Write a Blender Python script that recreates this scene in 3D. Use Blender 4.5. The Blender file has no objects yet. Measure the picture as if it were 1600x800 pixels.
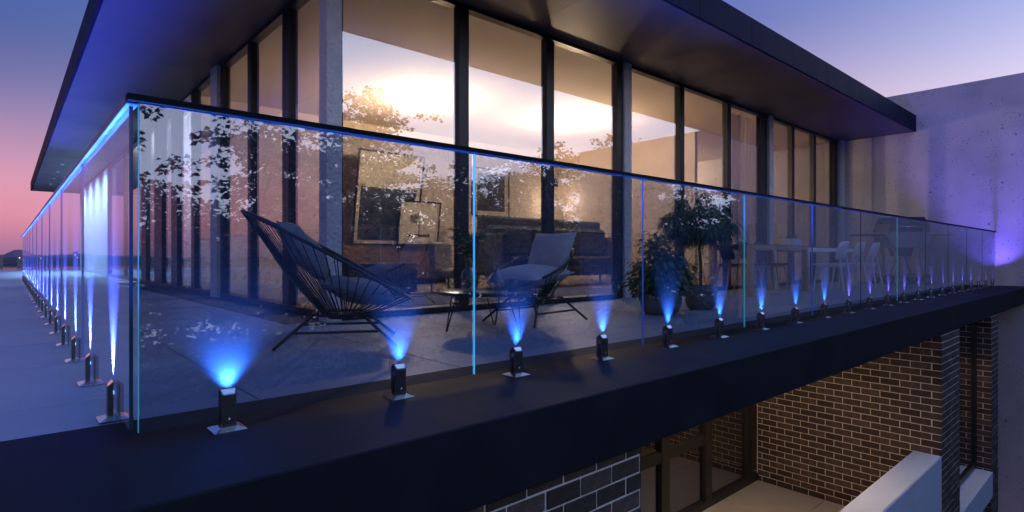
import bpy, bmesh, math, random
import numpy as np
from mathutils import Vector, Matrix
R = math.radians
random.seed(7)
scene = bpy.context.scene
COL = scene.collection

# ------------------------------------------------------------------ camera
cam_d = bpy.data.cameras.new('camera')
cam_d.lens = 20.0
cam_d.sensor_width = 36.0
cam_d.clip_start = 0.05
cam_d.clip_end = 20000
cam = bpy.data.objects.new('camera', cam_d)
COL.objects.link(cam)
cam.location = (-0.329, -2.346, 0.665)
cam.rotation_euler = (R(90), 0, R(48.4 - 90))
scene.camera = cam
scene.render.resolution_x, scene.render.resolution_y = 1024, 512

# ------------------------------------------------------------------ render settings
scene.view_settings.view_transform = 'Standard'
scene.view_settings.look = 'None'
scene.view_settings.exposure = 0.0
scene.view_settings.gamma = 1.0
cy = scene.cycles
cy.max_bounces = 14
cy.transparent_max_bounces = 40
cy.glossy_bounces = 6
cy.diffuse_bounces = 4
cy.sample_clamp_indirect = 4.0
cy.use_denoising = True
cy.caustics_reflective = False
cy.caustics_refractive = False

# ------------------------------------------------------------------ sky (dusk, the sun just going down behind the camera)
SUN_AZ = R(-60)            # measured from +X towards +Y
SUN_EL = R(1.5)
SUN_DIR = Vector((math.cos(SUN_AZ) * math.cos(SUN_EL), math.sin(SUN_AZ) * math.cos(SUN_EL), math.sin(SUN_EL)))
world = bpy.data.worlds.new('World')
scene.world = world
world.use_nodes = True
wn, wl = world.node_tree.nodes, world.node_tree.links
wn.clear()


def srgb(r, g, b):
    f = lambda c: ((c / 255 + 0.055) / 1.055) ** 2.4 if c > 10 else c / 255 / 12.92
    return (f(r), f(g), f(b), 1)


w_out = wn.new('ShaderNodeOutputWorld')
w_tc = wn.new('ShaderNodeTexCoord')
w_sep = wn.new('ShaderNodeSeparateXYZ')
wl.new(w_tc.outputs['Generated'], w_sep.inputs[0])
# elevation 0..1 over 0..90 degrees (sine)
w_ramp = wn.new('ShaderNodeValToRGB')
cr = w_ramp.color_ramp
cr.interpolation = 'B_SPLINE'
SKY = [(0.000, (150, 112, 150)), (0.020, (182, 118, 154)), (0.05, (222, 138, 164)), (0.095, (226, 152, 178)),
       (0.15, (182, 142, 178)), (0.22, (106, 108, 170)), (0.30, (50, 84, 150)), (0.45, (58, 104, 186)), (1.0, (54, 104, 196))]
while len(cr.elements) > 1:
    cr.elements.remove(cr.elements[0])
cr.elements[0].position = SKY[0][0]
cr.elements[0].color = srgb(*SKY[0][1])
for p, c in SKY[1:]:
    e = cr.elements.new(p)
    e.color = srgb(*c)
# second ramp: the paler sky nearer the sunset side
w_ramp2 = wn.new('ShaderNodeValToRGB')
cr2 = w_ramp2.color_ramp
cr2.interpolation = 'B_SPLINE'
SKY2 = [(0.000, (186, 176, 206)), (0.10, (208, 188, 208)), (0.20, (218, 186, 202)), (0.28, (156, 148, 194)), (0.36, (100, 110, 178)),
        (0.55, (82, 118, 200)), (1.0, (54, 104, 196))]
while len(cr2.elements) > 1:
    cr2.elements.remove(cr2.elements[0])
cr2.elements[0].position = SKY2[0][0]
cr2.elements[0].color = srgb(*SKY2[0][1])
for p, c in SKY2[1:]:
    e = cr2.elements.new(p)
    e.color = srgb(*c)
wl.new(w_sep.outputs['Z'], w_ramp.inputs[0])
wl.new(w_sep.outputs['Z'], w_ramp2.inputs[0])
w_dot = wn.new('ShaderNodeVectorMath')
w_dot.operation = 'DOT_PRODUCT'
w_dot.inputs[1].default_value = SUN_DIR
wl.new(w_tc.outputs['Generated'], w_dot.inputs[0])
w_side = wn.new('ShaderNodeMapRange')          # 0 opposite the sunset .. 1 towards it
w_side.interpolation_type = 'SMOOTHSTEP'
w_side.inputs['From Min'].default_value = -0.93
w_side.inputs['From Max'].default_value = -0.4
wl.new(w_dot.outputs['Value'], w_side.inputs['Value'])
w_mix = wn.new('ShaderNodeMix')
w_mix.data_type = 'RGBA'
wl.new(w_side.outputs[0], w_mix.inputs['Factor'])
wl.new(w_ramp.outputs[0], w_mix.inputs[6])
wl.new(w_ramp2.outputs[0], w_mix.inputs[7])
# the afterglow round the sun
w_clamp = wn.new('ShaderNodeMath')
w_clamp.operation = 'MAXIMUM'
w_clamp.inputs[1].default_value = 0.0
wl.new(w_dot.outputs['Value'], w_clamp.inputs[0])


def glow(power, col, strength):
    p = wn.new('ShaderNodeMath')
    p.operation = 'POWER'
    p.inputs[1].default_value = power
    wl.new(w_clamp.outputs[0], p.inputs[0])
    m = wn.new('ShaderNodeMath')
    m.operation = 'MULTIPLY'
    m.inputs[1].default_value = strength
    wl.new(p.outputs[0], m.inputs[0])
    b = wn.new('ShaderNodeBackground')
    b.inputs[0].default_value = col
    wl.new(m.outputs[0], b.inputs[1])
    return b


w_sky = wn.new('ShaderNodeTexSky')
w_sky.sky_type = 'NISHITA'
w_sky.sun_disc = False
w_sky.sun_elevation = SUN_EL
w_sky.sun_rotation = R(90) - SUN_AZ
w_bg = wn.new('ShaderNodeBackground')
wl.new(w_mix.outputs[2], w_bg.inputs[0])
w_bg.inputs[1].default_value = 1.0
w_bgn = wn.new('ShaderNodeBackground')
wl.new(w_sky.outputs[0], w_bgn.inputs[0])
w_bgn.inputs[1].default_value = 0.010
shaders = [w_bg, w_bgn, glow(1.5, (0.54, 0.71, 1.0, 1), 1.3), glow(60.0, (1.0, 0.74, 0.38, 1), 0.9)]
cur = shaders[0]
for s in shaders[1:]:
    a = wn.new('ShaderNodeAddShader')
    wl.new(cur.outputs[0], a.inputs[0])
    wl.new(s.outputs[0], a.inputs[1])
    cur = a
wl.new(cur.outputs[0], w_out.inputs[0])

# ------------------------------------------------------------------ the low sun, mostly behind the trees
sun_d = bpy.data.lights.new('sun', 'SUN')
sun_d.energy = 0.01
sun_d.angle = R(4)
sun_d.color = (1.0, 0.72, 0.5)
sun = bpy.data.objects.new('sun', sun_d)
COL.objects.link(sun)
sun.rotation_euler = (-SUN_DIR).to_track_quat('-Z', 'Y').to_euler()

# ------------------------------------------------------------------ materials
MATS = {}


def mat(name, col, rough=0.6, metal=0.0, var=0.0, scale=6.0, bump=0.0, bscale=None, spec=0.5, rnd=0.0,
        emit=None, estr=0.0, detail=6.0, dist=0.02):
    if name in MATS:
        return MATS[name]
    m = bpy.data.materials.new(name)
    m.use_nodes = True
    n, l = m.node_tree.nodes, m.node_tree.links
    b = n['Principled BSDF']
    b.inputs['Roughness'].default_value = rough
    b.inputs['Metallic'].default_value = metal
    b.inputs['Specular IOR Level'].default_value = spec
    c4 = (col[0], col[1], col[2], 1)
    b.inputs['Base Color'].default_value = c4
    tc = n.new('ShaderNodeTexCoord')
    src = None
    if var > 0:
        t = n.new('ShaderNodeTexNoise')
        t.inputs['Scale'].default_value = scale
        t.inputs['Detail'].default_value = detail
        l.new(tc.outputs['Object'], t.inputs['Vector'])
        mp = n.new('ShaderNodeMapRange')
        mp.inputs['From Min'].default_value = 0.25
        mp.inputs['From Max'].default_value = 0.75
        mp.inputs['To Min'].default_value = 1 - var
        mp.inputs['To Max'].default_value = 1 + var
        l.new(t.outputs['Fac'], mp.inputs['Value'])
        src = mp.outputs[0]
        rr = n.new('ShaderNodeMapRange')
        rr.inputs['To Min'].default_value = max(0.02, rough - 0.12 * min(1, rough * 2))
        rr.inputs['To Max'].default_value = min(1, rough + 0.12)
        l.new(t.outputs['Fac'], rr.inputs['Value'])
        l.new(rr.outputs[0], b.inputs['Roughness'])
    if rnd > 0:
        oi = n.new('ShaderNodeObjectInfo')
        mp = n.new('ShaderNodeMapRange')
        mp.inputs['To Min'].default_value = 1 - rnd
        mp.inputs['To Max'].default_value = 1 + rnd
        l.new(oi.outputs['Random'], mp.inputs['Value'])
        if src is None:
            src = mp.outputs[0]
        else:
            mu = n.new('ShaderNodeMath')
            mu.operation = 'MULTIPLY'
            l.new(src, mu.inputs[0])
            l.new(mp.outputs[0], mu.inputs[1])
            src = mu.outputs[0]
    if src is not None:
        vm = n.new('ShaderNodeVectorMath')
        vm.operation = 'SCALE'
        vm.inputs[0].default_value = col[:3]
        l.new(src, vm.inputs['Scale'])
        l.new(vm.outputs[0], b.inputs['Base Color'])
    if bump > 0:
        t = n.new('ShaderNodeTexNoise')
        t.inputs['Scale'].default_value = bscale or scale * 4
        t.inputs['Detail'].default_value = 8
        l.new(tc.outputs['Object'], t.inputs['Vector'])
        bp = n.new('ShaderNodeBump')
        bp.inputs['Strength'].default_value = bump
        bp.inputs['Distance'].default_value = dist
        l.new(t.outputs['Fac'], bp.inputs['Height'])
        l.new(bp.outputs[0], b.inputs['Normal'])
    if emit:
        b.inputs['Emission Color'].default_value = (*emit, 1)
        b.inputs['Emission Strength'].default_value = estr
    MATS[name] = m
    return m


def glass_mat(name, r0, tint=(1, 1, 1), film=0.0, rough=0.0, power=5.0, gtint=(1, 1, 1), rmax=0.92):
    """clear coated pane: see-through + mirror, mirror share rising towards grazing; thin dust film takes the LED light; on the side glass it also imitates mirrored sky"""
    m = bpy.data.materials.new(name)
    m.use_nodes = True
    n, l = m.node_tree.nodes, m.node_tree.links
    n.clear()
    out = n.new('ShaderNodeOutputMaterial')
    geo = n.new('ShaderNodeNewGeometry')
    dot = n.new('ShaderNodeVectorMath')
    dot.operation = 'DOT_PRODUCT'
    l.new(geo.outputs['Incoming'], dot.inputs[0])
    l.new(geo.outputs['Normal'], dot.inputs[1])
    ab = n.new('ShaderNodeMath')
    ab.operation = 'ABSOLUTE'
    l.new(dot.outputs['Value'], ab.inputs[0])
    om = n.new('ShaderNodeMath')
    om.operation = 'SUBTRACT'
    om.inputs[0].default_value = 1.0
    l.new(ab.outputs[0], om.inputs[1])
    pw = n.new('ShaderNodeMath')
    pw.operation = 'POWER'
    pw.inputs[1].default_value = power
    l.new(om.outputs[0], pw.inputs[0])
    fr = n.new('ShaderNodeMapRange')
    fr.inputs['To Min'].default_value = r0
    fr.inputs['To Max'].default_value = rmax
    l.new(pw.outputs[0], fr.inputs['Value'])
    bf = n.new('ShaderNodeMath')
    bf.operation = 'SUBTRACT'
    bf.inputs[0].default_value = 1.0
    l.new(geo.outputs['Backfacing'], bf.inputs[1])
    fac = n.new('ShaderNodeMath')
    fac.operation = 'MULTIPLY'
    l.new(fr.outputs[0], fac.inputs[0])
    l.new(bf.outputs[0], fac.inputs[1])
    tr = n.new('ShaderNodeBsdfTransparent')
    tr.inputs[0].default_value = (*tint, 1)
    gl = n.new('ShaderNodeBsdfGlossy')
    gl.inputs['Roughness'].default_value = rough
    gl.inputs['Color'].default_value = (*gtint, 1)
    base = tr
    if film > 0:
        df = n.new('ShaderNodeBsdfDiffuse')
        df.inputs[0].default_value = (0.85, 0.9, 1, 1)
        mf = n.new('ShaderNodeMixShader')
        fm = n.new('ShaderNodeMath')
        fm.operation = 'MULTIPLY'
        fm.inputs[1].default_value = film
        l.new(bf.outputs[0], fm.inputs[0])
        l.new(fm.outputs[0], mf.inputs[0])
        l.new(tr.outputs[0], mf.inputs[1])
        l.new(df.outputs[0], mf.inputs[2])
        base = mf
    mx = n.new('ShaderNodeMixShader')
    l.new(fac.outputs[0], mx.inputs[0])
    l.new(base.outputs[0], mx.inputs[1])
    l.new(gl.outputs[0], mx.inputs[2])
    l.new(mx.outputs[0], out.inputs[0])
    MATS[name] = m
    return m


def concrete_mat():
    m = mat('concrete', (0.60, 0.585, 0.58), 0.85, var=0.16, scale=1.3, bump=0.7, bscale=22, detail=9, dist=0.01)
    n, l = m.node_tree.nodes, m.node_tree.links
    b = n['Principled BSDF']
    tc = n.new('ShaderNodeTexCoord')
    # scattered air holes in two sizes
    prev_col = b.inputs['Base Color'].links[0].from_socket
    for sc_, th in ((3.6, 0.10), (9.0, 0.14), (17.0, 0.20)):
        v = n.new('ShaderNodeTexVoronoi')
        v.inputs['Scale'].default_value = sc_
        l.new(tc.outputs['Object'], v.inputs['Vector'])
        st = n.new('ShaderNodeMapRange')
        st.inputs['From Min'].default_value = th * 0.55
        st.inputs['From Max'].default_value = th
        l.new(v.outputs['Distance'], st.inputs['Value'])
        wn_ = n.new('ShaderNodeTexNoise')
        wn_.inputs['Scale'].default_value = 3.1
        l.new(tc.outputs['Object'], wn_.inputs['Vector'])
        gate = n.new('ShaderNodeMapRange')
        gate.inputs['From Min'].default_value = 0.50
        gate.inputs['From Max'].default_value = 0.54
        l.new(wn_.outputs['Fac'], gate.inputs['Value'])
        inv = n.new('ShaderNodeMath')
        inv.operation = 'SUBTRACT'
        inv.inputs[0].default_value = 1
        l.new(gate.outputs[0], inv.inputs[1])
        mxx = n.new('ShaderNodeMath')
        mxx.operation = 'MAXIMUM'
        l.new(st.outputs[0], mxx.inputs[0])
        l.new(inv.outputs[0], mxx.inputs[1])
        mul = n.new('ShaderNodeMapRange')
        mul.inputs['To Min'].default_value = 0.28
        mul.inputs['To Max'].default_value = 1.0
        l.new(mxx.outputs[0], mul.inputs['Value'])
        vm = n.new('ShaderNodeVectorMath')
        vm.operation = 'SCALE'
        l.new(prev_col, vm.inputs[0])
        l.new(mul.outputs[0], vm.inputs['Scale'])
        prev_col = vm.outputs[0]
    l.new(prev_col, b.inputs['Base Color'])
    return m


M_CONC = concrete_mat()
M_TILE = mat('tile', (0.27, 0.32, 0.41), 0.5, var=0.14, scale=2.2, bump=0.10, bscale=60, rnd=0.06, spec=0.4, dist=0.006)
M_JOINT = mat('tile_joint', (0.11, 0.11, 0.12), 0.9)
M_COPE = mat('dark_coping', (0.015, 0.017, 0.023), 0.6, var=0.25, scale=3.0, bump=0.05, bscale=90, spec=0.04, dist=0.004)
M_FRAME = mat('dark_frame', (0.010, 0.011, 0.014), 0.4, var=0.2, scale=10, spec=0.4)
M_RAIL = mat('rail_cap', (0.004, 0.004, 0.006), 0.7, spec=0.1)
M_SOFFIT = mat('soffit_paint', (0.072, 0.062, 0.078), 0.5, var=0.08, scale=1.2, bump=0.03, bscale=30, spec=0.3)
M_FASCIA = mat('fascia_metal', (0.007, 0.009, 0.024), 0.55, var=0.2, scale=2.5, spec=0.03)
M_PLASTER = mat('rough_plaster', (0.62, 0.62, 0.64), 0.8, var=0.1, scale=8, bump=1.0, bscale=24, dist=0.06)
M_WALLIN = mat('interior_paint', (0.60, 0.51, 0.43), 0.8, var=0.04, scale=2)
M_CEIL = mat('ceiling_paint', (0.66, 0.56, 0.49), 0.85, var=0.03, scale=2)
M_FLOORIN = mat('interior_floor', (0.26, 0.22, 0.19), 0.45, var=0.12, scale=3, spec=0.3)
M_BRICK = mat('brick', (0.055, 0.038, 0.031), 0.8, var=0.45, scale=16, bump=0.6, bscale=55, rnd=0.5, dist=0.008)
M_MORTAR = mat('mortar', (0.62, 0.58, 0.51), 0.9, var=0.12, scale=20, bump=0.3, bscale=80, dist=0.006)
M_WHITE = mat('white_render_sky_tint', (0.42, 0.48, 0.58), 0.8, var=0.06, scale=5, bump=0.5, bscale=45, dist=0.012)  # blue of the dusk sky light tinted into the white base colour
M_CHROME = mat('polished_steel', (0.80, 0.81, 0.84), 0.12, metal=1.0, var=0.05, scale=30)
M_GUN = mat('dark_steel', (0.12, 0.125, 0.14), 0.33, metal=0.9, var=0.15, scale=25)
M_LENS = mat('led_lens', (0.2, 0.4, 0.9), 0.2, emit=(0.15, 0.45, 1.0), estr=4.0)
M_LENS2 = mat('led_lens_violet', (0.3, 0.25, 0.9), 0.2, emit=(0.35, 0.28, 1.0), estr=4.0)
M_STRIP = mat('led_strip', (0.02, 0.03, 0.06), 0.5, spec=0.1, emit=(0.03, 0.17, 1.0), estr=0.05)
M_STRIP_L = mat('led_strip_bright', (0.2, 0.4, 0.9), 0.3, emit=(0.05, 0.25, 1.0), estr=0.42)
M_EDGE_CYAN = mat('lit_glass_edge_cyan', (0.1, 0.5, 0.7), 0.2, emit=(0.03, 0.42, 0.95), estr=0.7)  # lit edges: emission stands in for LED light carried through the glass
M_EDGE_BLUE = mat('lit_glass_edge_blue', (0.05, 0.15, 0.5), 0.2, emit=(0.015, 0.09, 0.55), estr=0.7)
M_EDGE_DARK = mat('glass_edge_dark', (0.02, 0.05, 0.09), 0.2, spec=0.6)
M_GLASS = glass_mat('balustrade_glass', 0.21, tint=(0.76, 0.79, 0.86), film=0.008, power=3.6, gtint=(0.80, 0.90, 1.0))
M_GLASS_L = glass_mat('side_balustrade_glass', 0.14, tint=(0.90, 0.94, 1.0), film=0.15, power=3.6, gtint=(0.86, 0.92, 1.0), rmax=0.36)  # strong pale film stands in for bright sky mirrored at grazing angle
M_WINDOW = glass_mat('window_glass', 0.32, tint=(0.93, 0.92, 0.9), power=4.0, rmax=0.6)
M_WINLOW = glass_mat('lower_window_glass', 0.40, tint=(0.8, 0.78, 0.75), power=4.0)
M_VASE = glass_mat('vase_glass', 0.06, tint=(0.75, 0.8, 0.82), power=3.0)


# ------------------------------------------------------------------ mesh builder
class MB:
    def __init__(s):
        s.v, s.f, s.sm = [], [], []

    def _add(s, vs, fs, smooth=False):
        o = len(s.v)
        s.v += [tuple(p) for p in vs]
        for f in fs:
            s.f.append([i + o for i in f])
            s.sm.append(smooth)
        return s

    def box(s, x0, x1, y0, y1, z0, z1, b=0.0, mtx=None):
        if b <= 0:
            vs = [(x0, y0, z0), (x1, y0, z0), (x1, y1, z0), (x0, y1, z0), (x0, y0, z1), (x1, y0, z1), (x1, y1, z1), (x0, y1, z1)]
            fs = [(0, 3, 2, 1), (4, 5, 6, 7), (0, 1, 5, 4), (1, 2, 6, 5), (2, 3, 7, 6), (3, 0, 4, 7)]
        else:
            bm = bmesh.new()
            bmesh.ops.create_cube(bm, size=1)
            for v in bm.verts:
                v.co = ((x0 + x1) / 2 + v.co.x * (x1 - x0), (y0 + y1) / 2 + v.co.y * (y1 - y0), (z0 + z1) / 2 + v.co.z * (z1 - z0))
            bmesh.ops.bevel(bm, geom=list(bm.edges), offset=b, segments=1, affect='EDGES', profile=0.5)
            bm.verts.index_update()
            vs = [tuple(v.co) for v in bm.verts]
            fs = [[v.index for v in f.verts] for f in bm.faces]
            bm.free()
        if mtx is not None:
            vs = [tuple(mtx @ Vector(p)) for p in vs]
        return s._add(vs, fs)

    def tube(s, pts, r, n=8, closed=False, smooth=True):
        pts = [Vector(p) for p in pts]
        m = len(pts)
        rs = r if isinstance(r, (list, tuple)) else [r] * m
        vs, fs = [], []
        up = None
        for i, p in enumerate(pts):
            if closed:
                t = (pts[(i + 1) % m] - pts[i - 1])
            else:
                t = pts[min(i + 1, m - 1)] - pts[max(i - 1, 0)]
            if t.length < 1e-9:
                t = Vector((0, 0, 1))
            t.normalize()
            if up is None:
                up = Vector((0, 0, 1)) if abs(t.z) < 0.9 else Vector((1, 0, 0))
            a = t.cross(up)
            if a.length < 1e-6:
                a = t.orthogonal()
            a.normalize()
            b_ = a.cross(t)
            up = b_
            for k in range(n):
                an = 2 * math.pi * k / n
                vs.append(p + (a * math.cos(an) + b_ * math.sin(an)) * rs[i])
        rng = m if closed else m - 1
        for i in range(rng):
            j = (i + 1) % m
            for k in range(n):
                k2 = (k + 1) % n
                fs.append((i * n + k, i * n + k2, j * n + k2, j * n + k))
        if not closed:
            fs.append(tuple(range(n)))
            fs.append(tuple((m - 1) * n + k for k in reversed(range(n))))
        return s._add(vs, fs, smooth)

    def lathe(s, prof, c=(0, 0, 0), n=24, smooth=True):
        vs, fs = [], []
        for (r, z) in prof:
            for k in range(n):
                a = 2 * math.pi * k / n
                vs.append((c[0] + r * math.cos(a), c[1] + r * math.sin(a), c[2] + z))
        for i in range(len(prof) - 1):
            for k in range(n):
                k2 = (k + 1) % n
                fs.append((i * n + k, i * n + k2, (i + 1) * n + k2, (i + 1) * n + k))
        s._add(vs, fs, smooth)
        if prof[0][0] > 1e-4:
            s._add(vs[:n], [tuple(reversed(range(n)))])
        if prof[-1][0] > 1e-4:
            s._add(vs[-n:], [tuple(range(n))])
        return s

    def prism(s, poly, y0, y1, mtx=None):
        """polygon in x,z extruded over y"""
        n = len(poly)
        vs = [(p[0], y0, p[1]) for p in poly] + [(p[0], y1, p[1]) for p in poly]
        fs = [tuple(range(n)), tuple(reversed(range(n, 2 * n)))]
        for k in range(n):
            k2 = (k + 1) % n
            fs.append((k, n + k, n + k2, k2))
        if mtx is not None:
            vs = [tuple(mtx @ Vector(p)) for p in vs]
        return s._add(vs, fs)

    def pillow(s, w, h, t, mtx, n=14, pinch=0.06, e=2.6):
        """cushion in local x (w), y (h) with thickness t along z"""
        vs, fs = [], []
        for side in (1, -1):
            for j in range(n + 1):
                for i in range(n + 1):
                    x, y = 2 * i / n - 1, 2 * j / n - 1
                    th = max(0.0, (1 - abs(x) ** e)) ** 0.55 * max(0.0, (1 - abs(y) ** e)) ** 0.55
                    k = 1 - pinch * ((abs(x) * (1 - abs(y)) + abs(y) * (1 - abs(x))))
                    wob = 0.012 * math.sin(5 * x + 3 * y) * th
                    vs.append(mtx @ Vector((x * w / 2 * k, y * h / 2 * k, side * (t / 2 * th + 0.004) + wob)))
            o = 0 if side == 1 else (n + 1) ** 2
            for j in range(n):
                for i in range(n):
                    q = (o + j * (n + 1) + i, o + j * (n + 1) + i + 1, o + (j + 1) * (n + 1) + i + 1, o + (j + 1) * (n + 1) + i)
                    fs.append(q if side == 1 else tuple(reversed(q)))
        o = (n + 1) ** 2
        rim = [i for i in range(n + 1)] + [(j + 1) * (n + 1) - 1 + 0 for j in range(1, n + 1)] + \
              [n * (n + 1) + i for i in reversed(range(n))] + [j * (n + 1) for j in reversed(range(1, n))]
        for a in range(len(rim)):
            b = (a + 1) % len(rim)
            fs.append((rim[b], rim[a], rim[a] + o, rim[b] + o))
        return s._add(vs, fs, True)

    def build(s, name, m, parent=None, loc=None):
        me = bpy.data.meshes.new(name)
        me.from_pydata(s.v, [], s.f)
        me.polygons.foreach_set('use_smooth', s.sm)
        me.update()
        o = bpy.data.objects.new(name, me)
        me.materials.append(m)
        COL.objects.link(o)
        if parent is not None:
            o.parent = parent
        if loc is not None:
            o.location = loc
        return o


def tag(o, label=None, cat=None, group=None, kind=None):
    if label:
        o['label'] = label
    if cat:
        o['category'] = cat
    if group:
        o['group'] = group
    if kind:
        o['kind'] = kind
    return o


def thing(name, label, cat, loc=(0, 0, 0), rz=0.0, group=None):
    o = bpy.data.objects.new(name, None)
    o.empty_display_size = 0.2
    COL.objects.link(o)
    o.location = loc
    o.rotation_euler = (0, 0, rz)
    return tag(o, label, cat, group)


def shared(name, me, parent, loc, rot=(0, 0, 0), scale=None):
    o = bpy.data.objects.new(name, me)
    COL.objects.link(o)
    o.parent = parent
    o.location = loc
    o.rotation_euler = rot
    if scale:
        o.scale = scale
    return o


def copy_tree(o, parent=None):
    c = o.copy()
    COL.objects.link(c)
    c.parent = parent
    for ch in o.children:
        copy_tree(ch, c)
    return c


ORD = ['first', 'second', 'third', 'fourth', 'fifth', 'sixth', 'seventh', 'eighth', 'ninth', 'tenth', 'eleventh', 'twelfth',
       'thirteenth', 'fourteenth', 'fifteenth', 'sixteenth', 'seventeenth', 'eighteenth', 'nineteenth', 'twentieth',
       'twenty-first', 'twenty-second', 'twenty-third', 'twenty-fourth', 'twenty-fifth', 'twenty-sixth']

WX = 16.25           # the big concrete wall
FY, FX = 3.15, 2.20  # front and side facade planes of the house
SOF = 3.70           # soffit height

# ================================================================== SETTING
# sea, shore, garden
o = MB().box(-9000, 9000, -9000, 9000, -7.6, -7.0).build('sea', mat('water', (0.02, 0.03, 0.05), 0.08, bump=0.25, bscale=0.35, scale=1, dist=0.3))
tag(o, kind='structure')
o = MB().box(-60, 120, -47, 42, -9.0, -6.0).build('garden_ground', mat('garden_soil', (0.05, 0.055, 0.04), 0.95, var=0.4, scale=0.7, bump=0.6, bscale=3, dist=0.1))
tag(o, kind='structure')


def ridge(name, x0, x1, y, depth, hfun, m, n=160):
    mb = MB()
    vs, fs = [], []
    for i in range(n + 1):
        x = x0 + (x1 - x0) * i / n
        h = hfun(x)
        vs += [(x, y, -7.2), (x, y + depth * 0.35, -7 + h * 0.75), (x, y + depth * 0.6, -7 + h), (x, y + depth, -7.2)]
    for i in range(n):
        for k in range(3):
            fs.append((4 * i + k, 4 * i + 4 + k, 4 * i + 5 + k, 4 * i + 1 + k))
    mb._add(vs, fs, False)
    o = mb.build(name, m)
    return tag(o, kind='structure')


nz = lambda x, s: math.sin(x * s) * 0.5 + math.sin(x * s * 2.3 + 1.1) * 0.3 + math.sin(x * s * 5.1 + 2.7) * 0.2
ridge('far_shore', -700, 900, 575, 120, lambda x: 6.5 + 0.6 * nz(x, 0.11) + 0.5 * nz(x, 0.6), mat('shore_dark', (0.035, 0.032, 0.05), 1.0, var=0.3, scale=0.1))
ridge('far_hill', -160, 190, 900, 200, lambda x: 8.0 + 8.6 * math.exp(-((x - 12) / 13.0) ** 2) + 3.5 * math.exp(-((x + 70) / 30.0) ** 2) + 4 * math.exp(-((x - 110) / 40) ** 2) + 0.5 * nz(x, 0.4),
      mat('hill_dusk', (0.16, 0.10, 0.15), 1.0, var=0.15, scale=0.05), n=200)  # purple dusk haze put into the hill's base colour
m_city = mat('far_building_wall', (0.12, 0.11, 0.14), 0.9)
m_lit = mat('lit_window', (0.9, 0.6, 0.4), 0.5, emit=(1.0, 0.62, 0.45), estr=2.5)
for i, (x, w, h, lab) in enumerate([(-6, 7, 7.3, 'low dark building on the far shore, leftmost of the row'),
                                    (8, 5, 8.3, 'far shore building below the hill, lit by one orange window'),
                                    (22, 9, 7.6, 'long low building on the far shore behind the glass'),
                                    (41, 3, 11.5, 'slim tower standing on the far shore behind the side glass')]):
    t = thing('shore_building', lab, 'building', (x, 572, -7))
    MB().box(-w / 2, w / 2, -2, 2, 0, h).build('wall', m_city, t)
    MB().box(-w * 0.3, -w * 0.3 + 0.7, -2.06, -2.003, h * 0.72, h * 0.72 + 0.6).build('window', m_lit, t)
    if i % 2:
        MB().box(w * 0.2, w * 0.2 + 0.5, -2.06, -2.003, h * 0.55, h * 0.55 + 0.5).build('window', m_lit, t)

# terrace: slab, coping, tiles
terr = MB().box(-5.8, WX, 0.392, 33.0, -0.33, -0.014).build('terrace', M_JOINT)
tag(terr, kind='structure')
YL = 0.388
TS = 1.15
tb = MB().box(0, TS - 0.008, 0, TS - 0.008, -0.02, 0.0, 0.003)
tile_me = None
ys = [YL, 0.93]
while ys[-1] < 32:
    ys.append(ys[-1] + TS)
xs = [-5.2 + TS * k for k in range(21)]
MESH_CACHE = {}


def box_mesh(key, w, d, h, b, m):
    k = (key, round(w, 4), round(d, 4), round(h, 4))
    if k not in MESH_CACHE:
        o = MB().box(0, w, 0, d, 0, h, b).build(key, m)
        MESH_CACHE[k] = o.data
        bpy.data.objects.remove(o)
    return MESH_CACHE[k]


for j in range(len(ys) - 1):
    for i, x in enumerate(xs):
        w = min(TS, WX - x) - 0.009
        d = ys[j + 1] - ys[j] - 0.009
        if w < 0.1:
            continue
        near = ys[j] < 9.5
        if x > 1.0 and ys[j] > FY - 0.05:
            continue
        if not near and x > 2.0:
            continue
        if ys[j] > 14:
            continue
        if ys[j] + d > FY and x + w > FX:
            if ys[j] < FY and x < FX < x + w and ys[j] > 2.2:
                pass
        shared('tile', box_mesh('tile', w, d, 0.014 + random.choice((0, 0.0008)), 0.003, M_TILE), terr, (x, ys[j], -0.0137))
far_floor = MB().box(-5.8, FX, 14.75, 33.0, -0.0137, 0.0).build('far_tiles', M_TILE, terr)
cop = MB().box(-5.8, WX, -0.58, 0.385, -0.33, 0.004, 0.006).build('slab_edge', M_COPE)
tag(cop, kind='structure')

# ---- concrete party wall
cw = MB().box(WX, WX + 0.6, -6.0, 24.0, -6.0, 4.67, 0.01).build('concrete_wall', M_CONC)
tag(cw, 'tall grey pitted concrete wall at the right end of the terrace', 'wall')

# ================================================================== HOUSE
house = thing('modern_house', 'flat-roofed glass-walled house with dark wide eaves and warm lit rooms', 'house', (FX, FY, 0))


def hp(name, mb, m, parent=None):
    o = mb.build(name, m, parent if parent is not None else house)
    if parent is None or parent is house:
        o.location = (-FX, -FY, 0)
    return o


RX0, RY0, RY1 = 0.49, 1.48, 32.3
hp('roof_slab', MB().box(RX0 + 0.03, WX - 0.004, RY0 + 0.03, RY1 - 0.03, SOF + 0.02, SOF + 0.38), M_FASCIA)
# soffit panels (front and side eaves)
for k in range(11):
    x0 = FX + 0.02 + k * (WX - 0.01 - FX) / 11
    x1 = FX + 0.02 + (k + 1) * (WX - 0.01 - FX) / 11 - 0.002
    hp('soffit_panel', MB().box(x0, x1, RY0 + 0.04, FY + 0.02, SOF, SOF + 0.018), M_SOFFIT)
for k in range(12):
    y0 = RY0 + 0.04 + k * (RY1 - 0.08 - RY0) / 12
    y1 = RY0 + 0.04 + (k + 1) * (RY1 - 0.08 - RY0) / 12 - 0.002
    hp('soffit_panel', MB().box(RX0 + 0.04, FX + 0.018, y0, y1, SOF, SOF + 0.018), M_SOFFIT)
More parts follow.
